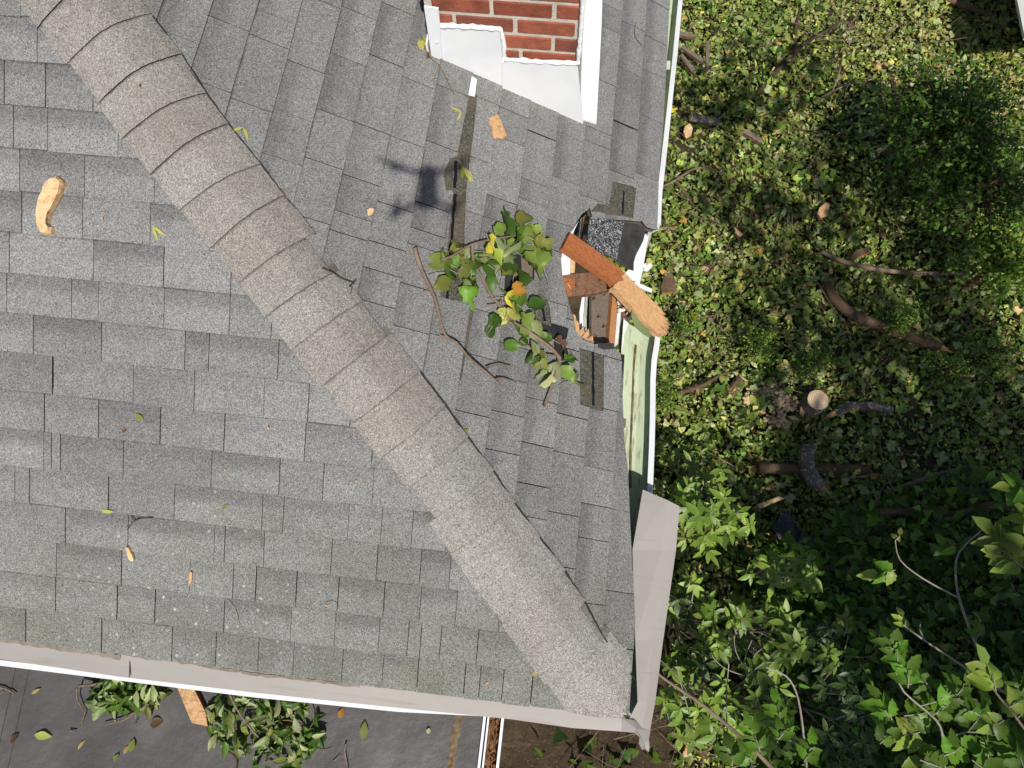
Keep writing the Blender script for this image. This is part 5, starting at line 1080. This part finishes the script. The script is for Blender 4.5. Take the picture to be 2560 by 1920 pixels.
# ================================================================== SHADE TREE (stands just outside the frame, lower right)
def shade_tree():  # crown shaped to cast the wanted yard shade, gaps left where sun should fall
    trunk = Vector((4.9, -3.1, GZ-.05)); t = empty('shade_tree', trunk); tag(t, 'tall broadleaf tree at the lower right corner shading the yard', 'tree')
    dark = [(1930, 920), (2120, 880), (2470, 850), (2600, 900), (2700, 1990), (2030, 1990), (2040, 1560), (2120, 1480), (1980, 1380), (1880, 1150)]
    half = [(1730, 60), (1990, 90), (2140, 180), (2290, 300), (2440, 420), (2490, 560), (2470, 850), (2120, 870), (1930, 900), (1900, 700), (1800, 500), (1730, 300)]
    heads = []
    def want(x, y):
        if inpoly((x, y), dark): return .95
        if inpoly((x, y), half): return .22
        return 0.02 if (x > 1760 and y > 560 and x < 2480) else 0.
    tries = 0
    while len(heads) < 560 and tries < 60000:
        tries += 1; x, y = random.uniform(1700, 2750), random.uniform(-50, 2000)
        if random.random() > want(x, y): continue
        # patchiness
        if math.sin(x*.021+y*.013)+math.sin(y*.027-x*.011+2) < -1.25: continue
        g = onz(x, y, GZ+.2)
        for _ in range(8):
            z = random.uniform(.6, 6.2); p = g-SUN*((z-g.z)/-SUN.z); q = proj(p)
            if p.z > CAM.z-.15 and p.y > CAM.y-.6: continue
            inside = q is not None and -260 < q[0] < 2820 and -260 < q[1] < 2180
            if inside: continue
            e = p+SUN*((p.z)/-SUN.z)             # where the light passes eave level
            if e.x < .5: continue
            sp = proj(p+SUN*((p.z+1.0)/-SUN.z))
            if sp and (inpoly(sp, [(2190, 1500), (2330, 1540), (2620, 1640), (2620, 1950), (2180, 1950)]) or (2450 < sp[0] and 1160 < sp[1] < 1440)) and random.random() < .97: continue
            if any(math.hypot(x-a_, y-b_) < c_ for a_, b_, c_ in ((2045, 1000, 62), (1925, 990, 60), (2035, 1190, 45), (2120, 1022, 40), (1860, 945, 40))): continue
            heads.append(p); break
    pos, nl = [], 17
    for p in heads:
        for _ in range(nl): pos.append((p.x+random.gauss(0, .13), p.y+random.gauss(0, .13), p.z+random.gauss(0, .10)))
    ok = []
    for p in pos:
        q = proj(p)
        if q is None or not (-60 < q[0] < 2620 and -60 < q[1] < 1980): ok.append(p)
    N = len(ok); m = batch('crown', [leaf_geo('tulip', 1, .9, .3, .3, .05) for _ in range(3)]+[leaf_geo('oval', 1, .6, .3, .3, .05) for _ in range(2)], np.array(ok)-np.array(trunk), rots(N, .55), rng.uniform(.09, .16, N), palette(N, ['mid', 'bright', 'dark', 'light'], [4, 3, 2, 1]), 'leaf'); link('crown', m, t)
    top = Vector((4.7, -3.0, 4.2)); mk('trunk', *tube([trunk, trunk+Vector((-.05, .05, 2.)), Vector((4.8, -3.0, 1.)), top], [.2, .16, .13, .06], 12, .06, True, 3), M['bark_grey'], t)
    P = []
    for p in random.sample(heads, min(90, len(heads))):
        r = Vector((4.8, -3.02, min(max(-.6, p.z-random.uniform(.6, 1.6)), 4.0))); mid = r.lerp(p, .55)+Vector((0, 0, .15))
        qs = [proj(v) for v in (mid, p, r.lerp(p, .8))]
        if any(q and -40 < q[0] < 2600 and -40 < q[1] < 1960 for q in qs): continue
        P.append(tube([r, mid, p], [.035, .018, .005], 6, .05, False, 2))
    mk('limbs', *join(*P), M['bark_grey'], t)
    return len(heads), N
print('tree', shade_tree())

# ================================================================== DRONE that took the picture (its shadow falls on the roof)
def drone():
    Rz = Matrix.Rotation(R_(6.58), 3, 'Z'); o = CAM+Rz @ Vector((0, -.085, .075)); t = empty('drone', o); tag(t, 'small grey four rotor camera drone hovering above the roof', 'drone'); t.rotation_euler = (0, 0, R_(6.58))
    def dp(name, vf, mat='drone_grey'): return link(name, mesh(name, vf[0], vf[1], M[mat]), t)
    bm = bmesh.new(); bmesh.ops.create_cube(bm, size=1.); bmesh.ops.scale(bm, vec=(.082, .185, .055), verts=bm.verts)
    for v in bm.verts:
        if v.co.y > 0: v.co.x *= .8
    bmesh.ops.bevel(bm, geom=bm.edges, offset=.012, segments=2, affect='EDGES'); m = bpy.data.meshes.new('body'); bm.to_mesh(m); bm.free(); m.materials.append(M['drone_grey']); link('body', m, t)
    dp('gimbal', tube([(0, .066, -.035), (0, .082, -.035)], .016, 10)); 
    for sx_, sy_, ex_, ey_ in ((-1, 1, -.135, .085), (1, 1, .135, .085), (-1, -1, -.115, -.115), (1, -1, .115, -.115)):
        a = dp('arm', tube([(sx_*.03, sy_*.06, .005), (ex_*.6, ey_*.85, .012), (ex_, ey_, .01)], [.013, .010, .012], 8)); mo = link('motor', mesh('motor', *tube([(ex_, ey_, .0), (ex_, ey_, .032)], .014, 12), M['drone_grey']), a)
        an = random.uniform(0, 3.14); c_, s_ = math.cos(an)*.075, math.sin(an)*.075; nx_, ny_ = -s_*.12, c_*.12
        V = []
        for z_ in (.036, .039): V += [(ex_-c_, ey_-s_, z_), (ex_-c_*.4+nx_, ey_-s_*.4+ny_, z_), (ex_+c_*.4+nx_, ey_+s_*.4+ny_, z_), (ex_+c_, ey_+s_, z_), (ex_+c_*.4-nx_, ey_+s_*.4-ny_, z_), (ex_-c_*.4-nx_, ey_-s_*.4-ny_, z_)]
        F = [(0, 1, 2, 3, 4, 5), (11, 10, 9, 8, 7, 6)]+[(i, i+6, (i+1) % 6+6, (i+1) % 6) for i in range(6)]; link('propeller', mesh('propeller', V, F, M['drone_grey']), a)
drone()
print('objects', len(bpy.data.objects), 'polys', sum(len(m.polygons) for m in bpy.data.meshes))
